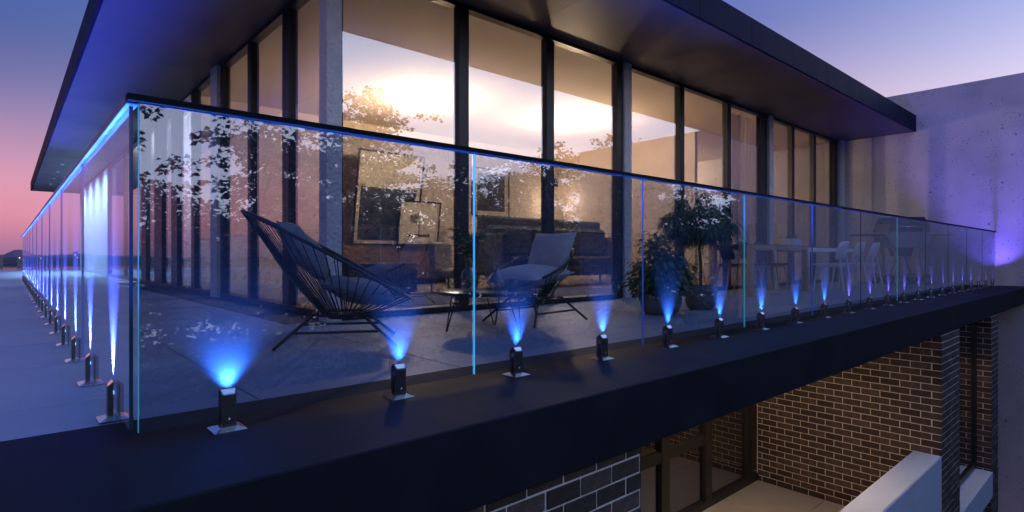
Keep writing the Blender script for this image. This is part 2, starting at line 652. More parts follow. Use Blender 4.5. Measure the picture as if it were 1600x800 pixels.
# fascia panels
fx = [RX0, 2.05, 3.46, 4.86, 6.27, 7.68, 9.11, 10.51, 11.98, 13.42, 14.84, WX - 0.006]
for a, b in zip(fx[:-1], fx[1:]):
    hp('fascia_panel', MB().box(a + 0.0025, b - 0.0025, RY0, RY0 + 0.028, SOF - 0.002, SOF + 0.392, 0.003), M_FASCIA)
for k in range(18):
    a = RY0 + 0.03 + k * (RY1 - RY0 - 0.06) / 18
    b = RY0 + 0.03 + (k + 1) * (RY1 - RY0 - 0.06) / 18
    hp('fascia_panel', MB().box(RX0, RX0 + 0.028, a + 0.0025, b - 0.0025, SOF - 0.002, SOF + 0.392, 0.003), M_FASCIA)
hp('fascia_panel', MB().box(RX0 + 0.03, 6.0, RY1 - 0.028, RY1, SOF - 0.002, SOF + 0.392), M_FASCIA)
# structure columns (rough plaster)
for (a, b) in ((2.055, 2.215), (6.875, 7.06), (11.93, 12.13)):
    hp('column', MB().box(a, b, FY - 0.03, FY + 0.16, 0.002, SOF - 0.001, 0.004), M_PLASTER)
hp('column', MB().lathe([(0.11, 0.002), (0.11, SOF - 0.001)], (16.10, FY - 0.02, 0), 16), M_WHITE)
hp('column', MB().box(FX - 0.05, FX + 0.12, 7.48, 7.86, 0.002, SOF - 0.001, 0.004), M_PLASTER)
# front facade: frame rails, mullions, panes
H0, H1 = 0.07, SOF - 0.05
gaps = [(2.235, 3.71), (3.86, 5.19), (5.36, 6.73), (7.075, 8.49), (8.64, 10.17), (10.32, 11.61), (12.145, 13.16), (13.30, 14.42), (14.62, 15.72)]
hp('head_rail', MB().box(2.22, WX - 0.003, FY + 0.005, FY + 0.12, H1, SOF - 0.003), M_FRAME)
hp('base_rail', MB().box(2.22, WX - 0.003, FY + 0.005, FY + 0.12, 0.003, H0), M_FRAME)
prev = 2.216
for (a, b) in gaps + [(WX - 0.004, 0)]:
    if a - prev > 0.01:
        p0, p1 = prev, a
        for (c0, c1) in ((6.875, 7.06), (11.93, 12.13)):
            if p0 < c0 < p1:
                hp('mullion', MB().box(c1 + 0.002, p1, FY + 0.005, FY + 0.12, H0 + 0.001, H1 - 0.001), M_FRAME)
                p1 = c0 - 0.002
        if p1 - p0 > 0.16:      # sliding-leaf pair: two stiles with a shadow gap
            q = (p0 + p1) / 2
            hp('mullion', MB().box(p0, q - 0.006, FY + 0.005, FY + 0.12, H0 + 0.001, H1 - 0.001, 0.004), M_FRAME)
            hp('mullion', MB().box(q + 0.006, p1, FY + 0.025, FY + 0.14, H0 + 0.001, H1 - 0.001, 0.004), M_FRAME)
        else:
            hp('mullion', MB().box(p0, p1, FY + 0.005, FY + 0.12, H0 + 0.001, H1 - 0.001, 0.004), M_FRAME)
    prev = b
for (a, b) in gaps:
    w_ = hp('window', MB().box(a, b, FY + 0.05, FY + 0.07, H0 + 0.001, H1 - 0.001), M_WINDOW)
# side facade
lg = [(3.34, 4.56), (4.77, 5.98), (6.12, 7.36), (7.88, 9.16), (9.40, 10.56), (11.1, 12.07), (12.9, 13.95), (14.6, 17.3), (17.5, 20.8)]
hp('head_rail', MB().box(FX + 0.005, FX + 0.12, 3.32, 30.6, H1, SOF - 0.003), M_FRAME)
hp('base_rail', MB().box(FX + 0.005, FX + 0.12, 3.32, 21.0, 0.003, H0), M_FRAME)
prev = 3.315
for (a, b) in lg + [(21.0, 0)]:
    p0, p1 = prev, a
    if p0 < 7.48 < p1:
        hp('mullion', MB().box(FX + 0.005, FX + 0.12, p0, 7.478, H0 + 0.001, H1 - 0.001), M_FRAME)
        p0 = 7.862
    if p1 - p0 > 0.01:
        hp('mullion', MB().box(FX + 0.005, FX + 0.12, p0, p1, H0 + 0.001, H1 - 0.001, 0.003), M_FRAME)
    prev = b
for (a, b) in lg:
    hp('window', MB().box(FX + 0.05, FX + 0.07, a, b, H0 + 0.001, H1 - 0.001), M_WINDOW)
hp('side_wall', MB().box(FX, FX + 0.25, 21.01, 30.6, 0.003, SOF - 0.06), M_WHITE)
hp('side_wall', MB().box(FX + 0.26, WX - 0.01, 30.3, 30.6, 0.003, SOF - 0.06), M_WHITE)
# rooms
BY = 9.55
hp('room_floor', MB().box(FX + 0.125, WX - 0.005, FY + 0.125, 30.2, -0.013, 0.0), M_FLOORIN)
hp('ceiling', MB().box(FX + 0.13, WX - 0.005, FY + 0.125, 30.2, SOF - 0.02, SOF + 0.012), M_CEIL)
hp('back_wall', MB().box(FX + 0.13, WX - 0.006, BY, BY + 0.15, 0.001, SOF - 0.021), M_WALLIN)
hp('partition_wall', MB().box(12.1, 12.22, 5.0, BY - 0.002, 0.001, SOF - 0.021), M_WALLIN)
hp('partition_wall', MB().box(FX + 3.2, FX + 3.3, BY + 0.16, 30.2, 0.001, SOF - 0.021), M_WALLIN)
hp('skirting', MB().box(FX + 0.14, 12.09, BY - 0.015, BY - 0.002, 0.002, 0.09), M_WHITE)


M_GLOBE = mat('lamp_globe', (0.9, 0.8, 0.6), 0.4, emit=(1.0, 0.78, 0.50), estr=1.6)


def lamp(parent, power, z, col, r=0.06):
    ld = bpy.data.lights.new('room_lamp', 'POINT')
    ld.energy = power
    ld.color = col
    ld.shadow_soft_size = r
    lo = bpy.data.objects.new('room_lamp', ld)
    COL.objects.link(lo)
    lo.parent = parent
    lo.location = (0, 0, z)


WARM = (1.0, 0.72, 0.47)


def room_light(x, y, label, power, col=WARM):
    t = thing('ceiling_light', label, 'ceiling light', (x, y, SOF - 0.02), 0, 'lit ceiling lights in the rooms')
    MB().lathe([(0.17, -0.03), (0.18, -0.02), (0.18, -0.001)], n=24).build('rim', M_WHITE, t)
    MB().lathe([(0.001, -0.075), (0.08, -0.068), (0.14, -0.05), (0.165, -0.031)], n=24).build('diffuser', M_GLOBE, t)
    lamp(t, power, -0.72, col)


room_light(5.6, 6.9, 'lit ceiling light in front of the leaning pictures', 360)
room_light(9.0, 6.2, 'lit ceiling light above the sofa', 380)
room_light(14.4, 8.7, 'lit ceiling light in the room beside the concrete wall', 330)
room_light(3.9, 15.0, 'lit ceiling light in the side room behind the long glass wall', 700, col=(0.72, 0.84, 1.0))
room_light(3.9, 11.6, 'added cool fill light behind the curtain of the side room', 500, col=(0.72, 0.84, 1.0))  # extra lamp added to make the side windows look paler
t = thing('floor_lamp', 'lit floor lamp with a drum shade in the corner by the partition', 'floor lamp', (11.45, 9.0, 0))
MB().lathe([(0.001, 0.002), (0.15, 0.002), (0.15, 0.02), (0.001, 0.024)], n=20).build('base', M_FRAME, t)
MB().tube([(0, 0, 0.02), (0, 0, 1.75)], 0.014, 8).build('pole', M_FRAME, t)
MB().lathe([(0.20, 1.72), (0.17, 2.05)], n=24).build('shade', mat('lamp_shade', (0.6, 0.5, 0.36), 0.8, emit=(1.0, 0.7, 0.4), estr=0.45), t)
lamp(t, 60, 2.22, WARM)
# downlights in the side eave washing the white end of the side facade
for k in range(4):
    t = thing('eave_downlight', ('nearest', 'second nearest', 'second farthest', 'farthest')[k] + ' recessed downlight in the side eave by the white wall', 'downlight', (FX - 1.15, 21.6 + 2.3 * k, SOF), 0, 'downlights in the side eave')
    MB().lathe([(0.001, -0.010), (0.05, -0.012), (0.06, -0.001)], n=16).build('ring', M_CHROME, t)
    ld = bpy.data.lights.new('wall_wash_lamp', 'SPOT')
    ld.energy = 1000
    ld.color = (0.42, 0.66, 1.0)
    ld.spot_size = R(130)
    ld.spot_blend = 1.0
    ld.shadow_soft_size = 0.05
    lo = bpy.data.objects.new('wall_wash_lamp', ld)
    COL.objects.link(lo)
    lo.parent = t
    lo.location = (0, 0, -0.03)
    lo.rotation_euler = (0, R(-28), 0)


# ---- curtain
def curtain(x0, x1, y, label, m, amp=0.05, wl_=0.16):
    mb = MB()
    vs, fs = [], []
    n = int((x1 - x0) / wl_ * 8)
    for i in range(n + 1):
        x = x0 + (x1 - x0) * i / n
        yy = y + amp * math.sin(2 * math.pi * (x - x0) / wl_) + 0.02 * math.sin(7 * x)
        for j in range(5):
            z = 0.04 + (SOF - 0.1) * j / 4
            vs.append((x, yy + 0.015 * math.sin(3 * z + 5 * x), z))
    for i in range(n):
        for j in range(4):
            fs.append((5 * i + j, 5 * i + 5 + j, 5 * i + 6 + j, 5 * i + 1 + j))
    mb._add(vs, fs, True)
    return tag(mb.build('curtain', m), label, 'curtain')


M_CURT = mat('sheer_curtain', (0.62, 0.55, 0.58), 0.9, var=0.05)
_n, _l = M_CURT.node_tree.nodes, M_CURT.node_tree.links
_tr = _n.new('ShaderNodeBsdfTranslucent')
_tr.inputs[0].default_value = (0.62, 0.57, 0.60, 1)
_mx = _n.new('ShaderNodeMixShader')
_mx.inputs[0].default_value = 0.5
_l.new(_n['Principled BSDF'].outputs[0], _mx.inputs[1])
_l.new(_tr.outputs[0], _mx.inputs[2])
_l.new(_mx.outputs[0], _n['Material Output'].inputs[0])
curtain(10.75, 12.0, FY + 0.32, 'pale lilac curtain hanging in folds by the partition', M_CURT)
curtain(15.0, 15.9, FY + 0.32, 'pale curtain hanging in the last window by the concrete wall', M_CURT)
o = MB()
vs, fs = [], []
n = 150
for i in range(n + 1):
    y = 9.9 + 3.4 * i / n
    for j in range(4):
        vs.append((FX + 0.38 + 0.05 * math.sin(2 * math.pi * (y) / 0.17), y, 0.04 + (SOF - 0.1) * j / 3))
for i in range(n):
    for j in range(3):
        fs.append((4 * i + j, 4 * i + 4 + j, 4 * i + 5 + j, 4 * i + 1 + j))
o._add(vs, fs, True)
tag(o.build('curtain', M_CURT), 'pale curtain drawn behind the side windows', 'curtain')

# ================================================================== BRICKWORK of the lower storey
BL, BH, BW, JT = 0.223, 0.0814, 0.105, 0.0100
CRS = BH + JT


def brick_face(parent, axis, fixed, s0, s1, z0, z1, sign, alt0=False, alt1=False, cap=300, off=0.0):
    """bricks with stretcher bond on a face. axis 'x': face along x at y=fixed (facing -y); axis 'y': along y at x=fixed (facing -x).
    alt0/alt1: toothed corner at that end"""
    n_made = 0
    row = 0
    z = z1 - off + CRS
    stuff = MB()
    while z - BH > z0:
        even = row % 2 == 0
        a0 = s0 if (alt0 is None or even != alt0) else s0 + BW + JT
        a = a0
        first = True
        while a < s1 - 0.03:
            L = BL
            if first and not even and alt0 is None:
                L = (BL - JT) / 2
            first = False
            e = min(a + L, s1)
            w = e - a
            dep = BW - 0.004
            jit = random.uniform(-0.0025, 0.0025)
            zz = z - BH
            if n_made < cap:
                if axis == 'x':
                    shared('brick', box_mesh('brick', w, dep, BH, 0.0025, M_BRICK), parent, (a, fixed + jit, zz), (0, 0, random.uniform(-.003, .003)))
                else:
                    shared('brick', box_mesh('brick_side', dep, w, BH, 0.0025, M_BRICK), parent, (fixed + jit, a, zz), (0, 0, random.uniform(-.003, .003)))
            else:
                if axis == 'x':
                    stuff.box(a, e, fixed, fixed + dep, zz, z)
                else:
                    stuff.box(fixed, fixed + dep, a, e, zz, z)
            n_made += 1
            a = e + JT
        z -= CRS
        row += 1
    if stuff.v:
        tag(stuff.build('lower_bricks', M_BRICK, parent), kind='stuff')


ZT = -0.335
# left pier
t = thing('brick_pier', 'dark brick pier under the slab at the bottom centre, lit blue', 'brick wall')
MB().box(-0.5, 2.172, -0.545, 0.6, -6.0, ZT).build('mortar', M_MORTAR, t)
brick_face(t, 'x', -0.55, 0.66, 2.18, -2.95, ZT, -1, alt0=None, off=0.055, cap=240)
# long side wall + its end
t = thing('brick_wall', 'long dark brick wall lit warm at the end of the lower balcony', 'brick wall')
MB().box(8.645, 9.652, -0.545, 1.86, -6.0, ZT).build('mortar', M_MORTAR, t)
brick_face(t, 'y', 8.64, -0.55, 1.845, -2.94, ZT, -1, alt0=False, off=0.03, cap=300)
brick_face(t, 'x', -0.55, 8.64, 9.66, -3.5, ZT, -1, alt0=True, off=0.03, cap=140)
# right pier beyond the tall window
t = thing('brick_pier', 'narrow dark brick pier right of the tall slim window', 'brick wall')
MB().box(12.005, 12.63, -0.545, 0.9, -6.0, ZT).build('mortar', M_MORTAR, t)
brick_face(t, 'y', 12.0, -0.55, -0.10, -4.4, ZT, -1, alt0=False, off=0.03)
brick_face(t, 'x', -0.55, 12.0, 12.64, -4.4, ZT, -1, alt0=True, off=0.03)
# tall window between
t = thing('tall_window', 'tall slim dark-framed window between the two brick piers', 'window')
MB().box(9.665, 9.74, -0.36, -0.28, -2.90, ZT).build('frame_jamb', M_FRAME, t)
MB().box(11.915, 11.99, -0.36, -0.28, -2.90, ZT).build('frame_jamb', M_FRAME, t)
MB().box(9.742, 11.913, -0.36, -0.28, -2.90, -2.83).build('frame_sill', M_FRAME, t)
MB().box(9.742, 11.913, -0.33, -0.31, -2.828, ZT).build('pane', M_WINLOW, t)
MB().box(9.67, 11.98, 0.5, 0.55, -2.9, ZT).build('inner_blind', mat('room_dark', (0.05, 0.035, 0.025), 0.9), t)
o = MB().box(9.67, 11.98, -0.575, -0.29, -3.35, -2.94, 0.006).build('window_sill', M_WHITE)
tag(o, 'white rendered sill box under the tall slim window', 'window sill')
# parapet of the lower balcony
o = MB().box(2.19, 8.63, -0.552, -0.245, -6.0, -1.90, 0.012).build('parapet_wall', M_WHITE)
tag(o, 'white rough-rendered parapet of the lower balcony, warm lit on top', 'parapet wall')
# lower balcony floor
o = MB().box(2.2, 8.63, -0.24, 1.84, -3.1, -2.92).build('lower_balcony_floor', M_JOINT)
tag(o, kind='structure')
xx = [2.21 + 1.07 * k for k in range(6)] + [8.62]
for a, b in zip(xx[:-1], xx[1:]):
    for (c, d) in ((-0.235, 0.83), (0.84, 1.83)):
        shared('tile', box_mesh('warm_tile', b - a - 0.008, d - c, 0.014, 0.003, mat('lower_tile', (0.36, 0.33, 0.29), 0.55, var=0.12, scale=3, bump=0.1, bscale=60, rnd=0.06, dist=0.006)), o, (a, c, -2.9145))
# sliding door at the back of the lower balcony
t = thing('sliding_door', 'dark framed glass sliding door of the lower balcony', 'sliding door')
M_FR2 = mat('bronze_frame', (0.013, 0.012, 0.011), 0.5, var=0.15, scale=10)
for (a, b) in ((2.2, 2.3), (4.05, 4.17), (5.95, 6.13), (7.03, 7.2), (8.28, 8.46)):
    MB().box(a, b, 1.83, 1.95, -2.88, ZT, 0.004).build('frame_post', M_FR2, t)
MB().box(2.2, 8.63, 1.825, 1.955, -2.899, -2.80).build('bottom_track', M_FR2, t)
MB().box(6.132, 7.028, 1.84, 1.94, -1.99, -1.86).build('transom', M_FR2, t)
MB().box(4.172, 5.948, 1.84, 1.94, -1.99, -1.86).build('transom', M_FR2, t)
for (a, b) in ((2.302, 4.048), (4.172, 5.948), (6.132, 7.028), (7.202, 8.278)):
    for (c, d) in (((-2.798, -1.992), (-1.858, ZT)) if 4 < a < 7 else ((-2.798, ZT),)):
        MB().box(a, b, 1.88, 1.90, c, d).build('pane', M_WINLOW, t)
t2 = thing('lower_room', 'dim brown room behind the lower sliding door', 'room')
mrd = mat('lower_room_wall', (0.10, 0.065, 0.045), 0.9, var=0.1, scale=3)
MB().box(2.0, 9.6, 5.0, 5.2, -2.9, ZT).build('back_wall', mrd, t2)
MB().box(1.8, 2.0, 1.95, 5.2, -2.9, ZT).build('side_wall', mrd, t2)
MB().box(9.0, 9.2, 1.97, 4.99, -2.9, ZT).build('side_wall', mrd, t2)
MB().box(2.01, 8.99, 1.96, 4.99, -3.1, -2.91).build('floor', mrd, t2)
# warm wall lamp of the lower balcony
t = thing('balcony_downlight', 'small round downlight set under the slab over the lower balcony', 'downlight', (6.3, 0.55, ZT))
MB().lathe([(0.0, -0.012), (0.05, -0.012), (0.06, 0.0)], n=16).build('ring', M_CHROME, t)
ld = bpy.data.lights.new('balcony_lamp', 'SPOT')
ld.energy = 165
ld.color = (1.0, 0.66, 0.36)
ld.spot_size = R(150)
ld.spot_blend = 0.9
ld.shadow_soft_size = 0.06
lo = bpy.data.objects.new('balcony_lamp', ld)
COL.objects.link(lo)
lo.parent = t
lo.location = (0, 0, -0.03)
lo.rotation_euler = (0, R(-22), 0)
t = thing('balcony_downlight', 'small round downlight in front of the tall slim window', 'downlight', (11.1, -0.44, ZT))
MB().lathe([(0.0, -0.012), (0.05, -0.012), (0.06, 0.0)], n=16).build('ring', M_CHROME, t)
ld = bpy.data.lights.new('window_lamp', 'SPOT')
ld.energy = 45
ld.color = (1.0, 0.66, 0.34)
ld.spot_size = R(120)
ld.spot_blend = 0.9
ld.shadow_soft_size = 0.05
lo = bpy.data.objects.new('window_lamp', ld)
COL.objects.link(lo)
lo.parent = t
lo.location = (0, 0, -0.03)

# ================================================================== GLASS BALUSTRADES
GZ0, GZ1 = 0.05, 1.195
GT = 0.006
t = thing('glass_balustrade', 'long clear glass balustrade along the front edge of the terrace', 'glass railing')
M_EDGE_TEAL = mat('lit_glass_edge_teal', (0.05, 0.3, 0.35), 0.2, emit=(0.03, 0.30, 0.42), estr=0.45)  # teal and dim edges also glow by themselves in place of LED light
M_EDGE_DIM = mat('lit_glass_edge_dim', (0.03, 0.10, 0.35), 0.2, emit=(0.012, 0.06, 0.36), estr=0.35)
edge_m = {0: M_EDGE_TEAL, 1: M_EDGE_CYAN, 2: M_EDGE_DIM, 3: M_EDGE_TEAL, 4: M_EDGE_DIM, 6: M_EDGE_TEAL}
nF = 11
PW = (WX - 0.02) / nF
for k in range(nF):
    a, b = k * PW + 0.012, (k + 1) * PW - 0.004
    p = MB().box(a + 0.004, b, -GT, GT, GZ0, GZ1).build('glass_pane', M_GLASS, t)
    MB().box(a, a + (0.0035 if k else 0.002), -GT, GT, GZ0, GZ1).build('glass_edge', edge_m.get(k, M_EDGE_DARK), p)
MB().box(-0.022, WX - 0.005, -0.020, 0.020, GZ1 + 0.004, GZ1 + 0.030, 0.003).build('handrail', M_RAIL, t)
MB().box(0.026, WX - 0.01, -0.0075, 0.0075, GZ1 + 0.0005, GZ1 + 0.0035).build('led_strip', M_STRIP, t)
t = thing('glass_balustrade', 'clear glass balustrade running back along the left side', 'glass railing')
LE = 18.9
nL = 11
PL = (LE - 0.05) / nL
for k in range(nL):
    a, b = 0.05 + k * PL + 0.006, 0.05 + (k + 1) * PL - 0.004
    p = MB().box(-GT, GT, a + 0.004, b, GZ0, GZ1).build('glass_pane', M_GLASS_L, t)
    MB().box(-GT, GT, a, a + 0.0035, GZ0, GZ1).build('glass_edge', M_EDGE_DIM if k else M_EDGE_DARK, p)
MB().box(-0.022, 0.020, 0.022, LE, GZ1 + 0.004, GZ1 + 0.030, 0.003).build('handrail', M_FRAME, t)
MB().box(-0.018, 0.016, 0.024, LE, GZ1 + 0.0005, GZ1 + 0.0035).build('led_strip', M_STRIP_L, t)


# ---- spigots
def make_spigot():
    root = thing('glass_spigot', 'x', 'spigot')
    # plate: thin square with four facets rising to the post
    h, e = 0.058, 0.030
    vs = []
    for z, r in ((0.0045, h), (0.0085, h), (0.019, e)):
        vs += [(-r, -r, z), (r, -r, z), (r, r, z), (-r, r, z)]
    fs = [(3, 2, 1, 0), (8, 9, 10, 11)]
    for L in range(2):
        for k in range(4):
            k2 = (k + 1) % 4
            fs.append((L * 4 + k, L * 4 + k2, L * 4 + 4 + k2, L * 4 + 4 + k))
    mb = MB()
    mb._add(vs, fs)
    mb.build('base_plate', M_CHROME, root)
    zt, zs = 0.160, 0.141
    for sg in (-1, 1):
        # half post, outer face chamfered at the top
        y_in, y_out, w = 0.0085 * sg, 0.027 * sg, 0.026
        vs = [(-w, y_in, 0.016), (w, y_in, 0.016), (w, y_out, 0.016), (-w, y_out, 0.016),
              (-w, y_in, zt - 0.003), (w, y_in, zt - 0.003), (w * 0.96, y_out, zs), (-w * 0.96, y_out, zs)]
        fs = [(0, 1, 2, 3), (4, 7, 6, 5), (0, 4, 5, 1), (1, 5, 6, 2), (2, 6, 7, 3), (3, 7, 4, 0)]
        if sg < 0:
            fs = [tuple(reversed(f)) for f in fs]
        hb = MB()
        hb._add(vs, fs)
        half = hb.build('post_half', M_GUN, root)
        cv = [(-w, y_in, zt - 0.0025), (w, y_in, zt - 0.0025), (w * 0.72, y_out, zs - 0.004), (-w * 0.72, y_out, zs - 0.004),
              (-w, y_in, zt), (w, y_in, zt), (w * 0.72, y_out - 0.0005 * -sg, zs - 0.001), (-w * 0.72, y_out - 0.0005 * -sg, zs - 0.001)]
        cb = MB()
        cb._add(cv, fs)
        cb.build('bevel_cap', M_CHROME, half)
        MB().tube([(0.0, y_out - 0.001 * sg, 0.05), (0.0, y_out + 0.001 * sg, 0.05)], 0.004, 8).build('screw', M_CHROME, half)
    MB().box(-0.014, 0.014, -0.0082, -0.0066, 0.105, 0.118).build('led_lens', M_LENS, root)
    return root


proto = make_spigot()


def spot(col, power, name='led_spot', size=68):
    ld = bpy.data.lights.new(name, 'SPOT')
    ld.energy = power
    ld.color = col
    ld.spot_size = R(size)
    ld.spot_blend = 1.0
    ld.shadow_soft_size = 0.005 if name == 'side_spot' else 0.017
    return ld


C_BLUE, C_VIO = (0.03, 0.17, 1.0), (0.17, 0.11, 1.0)
LP = 1050.0


def add_led(root, ld, y=-0.030, tilt=3):
    lo = bpy.data.objects.new('led_lamp', ld)
    COL.objects.link(lo)
    lo.parent = root
    lo.location = (0, y, 0.152)
    lo.rotation_euler = (R(180 - math.copysign(tilt, -y)), 0, 0)
    return lo


first = True
lamps_blue = spot(C_BLUE, LP)
lamps_first = spot(C_BLUE, LP, size=96)
lamps_end = spot(C_VIO, LP * 0.12, size=110)
lamps_vio = spot(C_VIO, LP * 0.95, size=52)
lamps_left = spot((0.06, 0.10, 1.0), LP * 1.25, 'side_spot', size=58)
NS = 22
for k in range(NS):
    s = proto if first else copy_tree(proto)
    first = False
    s.location = (0.30 + 0.742 * k, 0.0, 0.0)
    s['group'] = 'steel spigots holding the front glass'
    if k == 0:
        s['label'] = 'largest steel spigot under the front glass, nearest the camera'
    elif k == NS - 1:
        s['label'] = 'last front spigot, against the concrete wall'
    elif k < 12:
        s['label'] = '%s spigot from the near corner along the front glass' % ORD[k]
    else:
        s['label'] = '%s spigot from the concrete wall along the front glass' % ORD[NS - 1 - k]
for k in range(21):
    s = copy_tree(proto)
    s.location = (0.0, 0.46 + 0.85 * k, 0.0)
    s.rotation_euler = (0, 0, R(-90))
    s['group'] = 'steel spigots holding the left side glass'
    s['label'] = ('nearest spigot of the left side glass, beside the corner' if k == 0 else
                  '%s spigot from the corner along the left side glass' % ORD[k])
for s in [o for o in list(COL.objects) if o.name.startswith('glass_spigot')]:
    left = abs(s.rotation_euler.z) > 1
    if left:
        add_led(s, lamps_left, -0.026, 0)
    else:
        k = round((s.location.x - 0.3) / 0.742)
        ld = lamps_first if k == 0 else lamps_blue if k < 9 else lamps_end if k >= NS - 3 else lamps_vio
        add_led(s, ld)
        if k >= NS - 3:
            add_led(s, ld, 0.030)


# ================================================================== FURNITURE ON THE TERRACE
M_CORD = mat('black_cord', (0.012, 0.013, 0.017), 0.5)
M_TUBE = mat('black_tube', (0.012, 0.013, 0.016), 0.35, spec=0.5)
M_CUSH_D = mat('slate_fabric', (0.13, 0.15, 0.19), 0.95, var=0.12, scale=18, bump=0.4, bscale=220, dist=0.003)
M_CUSH_L = mat('light_grey_fabric', (0.42, 0.41, 0.40), 0.95, var=0.08, scale=14, bump=0.4, bscale=220, dist=0.003)


def string_chair(label, loc, rz, hub=0.2, zc=0.665, za=0.335, ul=0.615, uo=-0.075):
    t = thing('string_chair', label, 'chair', loc, rz, 'string lounge chairs on the terrace')

    def hoop(a):
        c, s_ = math.cos(a), math.sin(a)      # c=-1 top/back, +1 front
        u = uo + ul * c
        wv = 0.40 * s_ * (0.62 + 0.38 * (c + 1) / 2 + 0.12 * math.sin(a) ** 2)
        z = zc - za * c + 0.03 * s_ * s_
        return Vector((u, wv, z))
    N = 56
    MB().tube([hoop(2 * math.pi * k / N) for k in range(N)], 0.0135, 8, closed=True).build('hoop', M_TUBE, t)
    ring = [Vector((0.10 * math.cos(2 * math.pi * k / 24) + 0.02, 0.10 * math.sin(2 * math.pi * k / 24), hub)) for k in range(24)]
    MB().tube(ring, 0.011, 6, closed=True).build('bottom_ring', M_TUBE, t)
    NC = 46
    for k in range(NC):
        a = 2 * math.pi * (k + 0.5) / NC
        p = hoop(a)
        q = Vector((0.02 + 0.10 * math.cos(a), 0.10 * math.sin(a), hub))
        mid = (p + q) / 2 + Vector((0, 0, -0.02))
        MB().tube([p, mid, q], 0.0042, 5).build('cord', M_CORD, t)
    # rear tubes from the head of the hoop down to the ring
    for sg in (-1, 1):
        MB().tube([hoop(math.pi + 0.16 * sg), Vector((-0.36, 0.07 * sg, 0.52 * zc / 0.665)), Vector((-0.09, 0.09 * sg, hub + 0.01))], 0.0125, 8).build('back_tube', M_TUBE, t)
    for (x, y) in ((-0.42, -0.34), (0.42, -0.34), (-0.42, 0.34), (0.42, 0.34)):
        MB().tube([(x * 0.42, y * 0.55, hub + 0.03), (x, y, 0.012)], 0.012, 8).build('leg', M_TUBE, t)
    for sg in (-1, 1):
        MB().tube([(-0.29, 0.27 * sg, 0.115), (0.29, 0.27 * sg, 0.115)], 0.010, 8).build('cross_bar', M_TUBE, t)
    MB().tube([(-0.176, -0.187, hub + 0.03), (0.176, -0.187, hub + 0.03), (0.176, 0.187, hub + 0.03), (-0.176, 0.187, hub + 0.03)], 0.012, 8, closed=True).build('seat_frame', M_TUBE, t)
    return t


ang_r = math.atan2(-0.6639, 0.7478)
ang_c = ang_r + R(13)
cc = Vector((1.36, 1.55, 0)) + Vector((0.6639, 0.7478, 0)) * 0.33
c1 = string_chair('black string lounge chair with slate cushions nearest the glass corner', (cc.x, cc.y, 0), ang_c)


def place(mb_fn, base, rz):
    return Matrix.Translation(base) @ Matrix.Rotation(rz, 4, 'Z')


def cushion(label, base, rz, local, pitch, w, h, th, m, group):
    """local = position in the chair frame; pitch = tilt about local y; cushion lies in its own x (across) / y plane"""
    mt = Matrix.Rotation(pitch, 4, 'Y')
    mb = MB().pillow(w, h, th, mt)
    o = mb.build('cushion', m)
    p = Matrix.Rotation(rz, 4, 'Z') @ Vector(local)
    o.location = (base[0] + p.x, base[1] + p.y, base[2] + p.z)
    o.rotation_euler = (0, 0, rz)
    return tag(o, label, 'cushion', group)


b1 = (cc.x, cc.y, 0)
cushion('slate back cushion propped up in the nearer string chair', b1, ang_c, (-0.25, 0.0, 0.70), R(52), 0.54, 0.46, 0.19, M_CUSH_D, 'cushions on the string chairs')
cushion('slate seat cushion lying in the nearer string chair', b1, ang_c, (0.14, 0.0, 0.40), R(15), 0.56, 0.52, 0.17, M_CUSH_D, 'cushions on the string chairs')
rz2 = R(186)
b2 = (3.69, 1.82, 0)
c2 = string_chair('black string lounge chair with pale grey cushions beyond the coffee table', b2, rz2, 0.22, 0.56, 0.20, 0.47, -0.02)
cushion('pale grey square back cushion in the farther string chair', b2, rz2, (-0.24, 0.0, 0.70), R(66), 0.46, 0.54, 0.20, M_CUSH_L, 'cushions on the string chairs')
cushion('pale grey seat cushion in the farther string chair', b2, rz2, (0.10, 0.0, 0.47), R(6), 0.64, 0.66, 0.20, M_CUSH_L, 'cushions on the string chairs')

# coffee table with hairpin legs
t = thing('coffee_table', 'low round black coffee table on hairpin legs', 'table', (2.86, 1.58, 0))
MB().lathe([(0.0, 0.330), (0.43, 0.330), (0.44, 0.337), (0.44, 0.352), (0.43, 0.358), (0.0, 0.358)], n=40).build('table_top', mat('black_top', (0.014, 0.015, 0.02), 0.22), t)
for k in range(3):
    a = R(40 + 120 * k)
    cx_, cy_ = 0.30 * math.cos(a), 0.30 * math.sin(a)
    px_, py_ = -math.sin(a) * 0.07, math.cos(a) * 0.07
    fx_, fy_ = 0.37 * math.cos(a), 0.37 * math.sin(a)
    MB().tube([(cx_ + px_, cy_ + py_, 0.33), (fx_ + px_ * .12, fy_ + py_ * .12, 0.012), (fx_ - px_ * .12, fy_ - py_ * .12, 0.012), (cx_ - px_, cy_ - py_, 0.33)], 0.006, 6).build('hairpin_leg', M_TUBE, t)


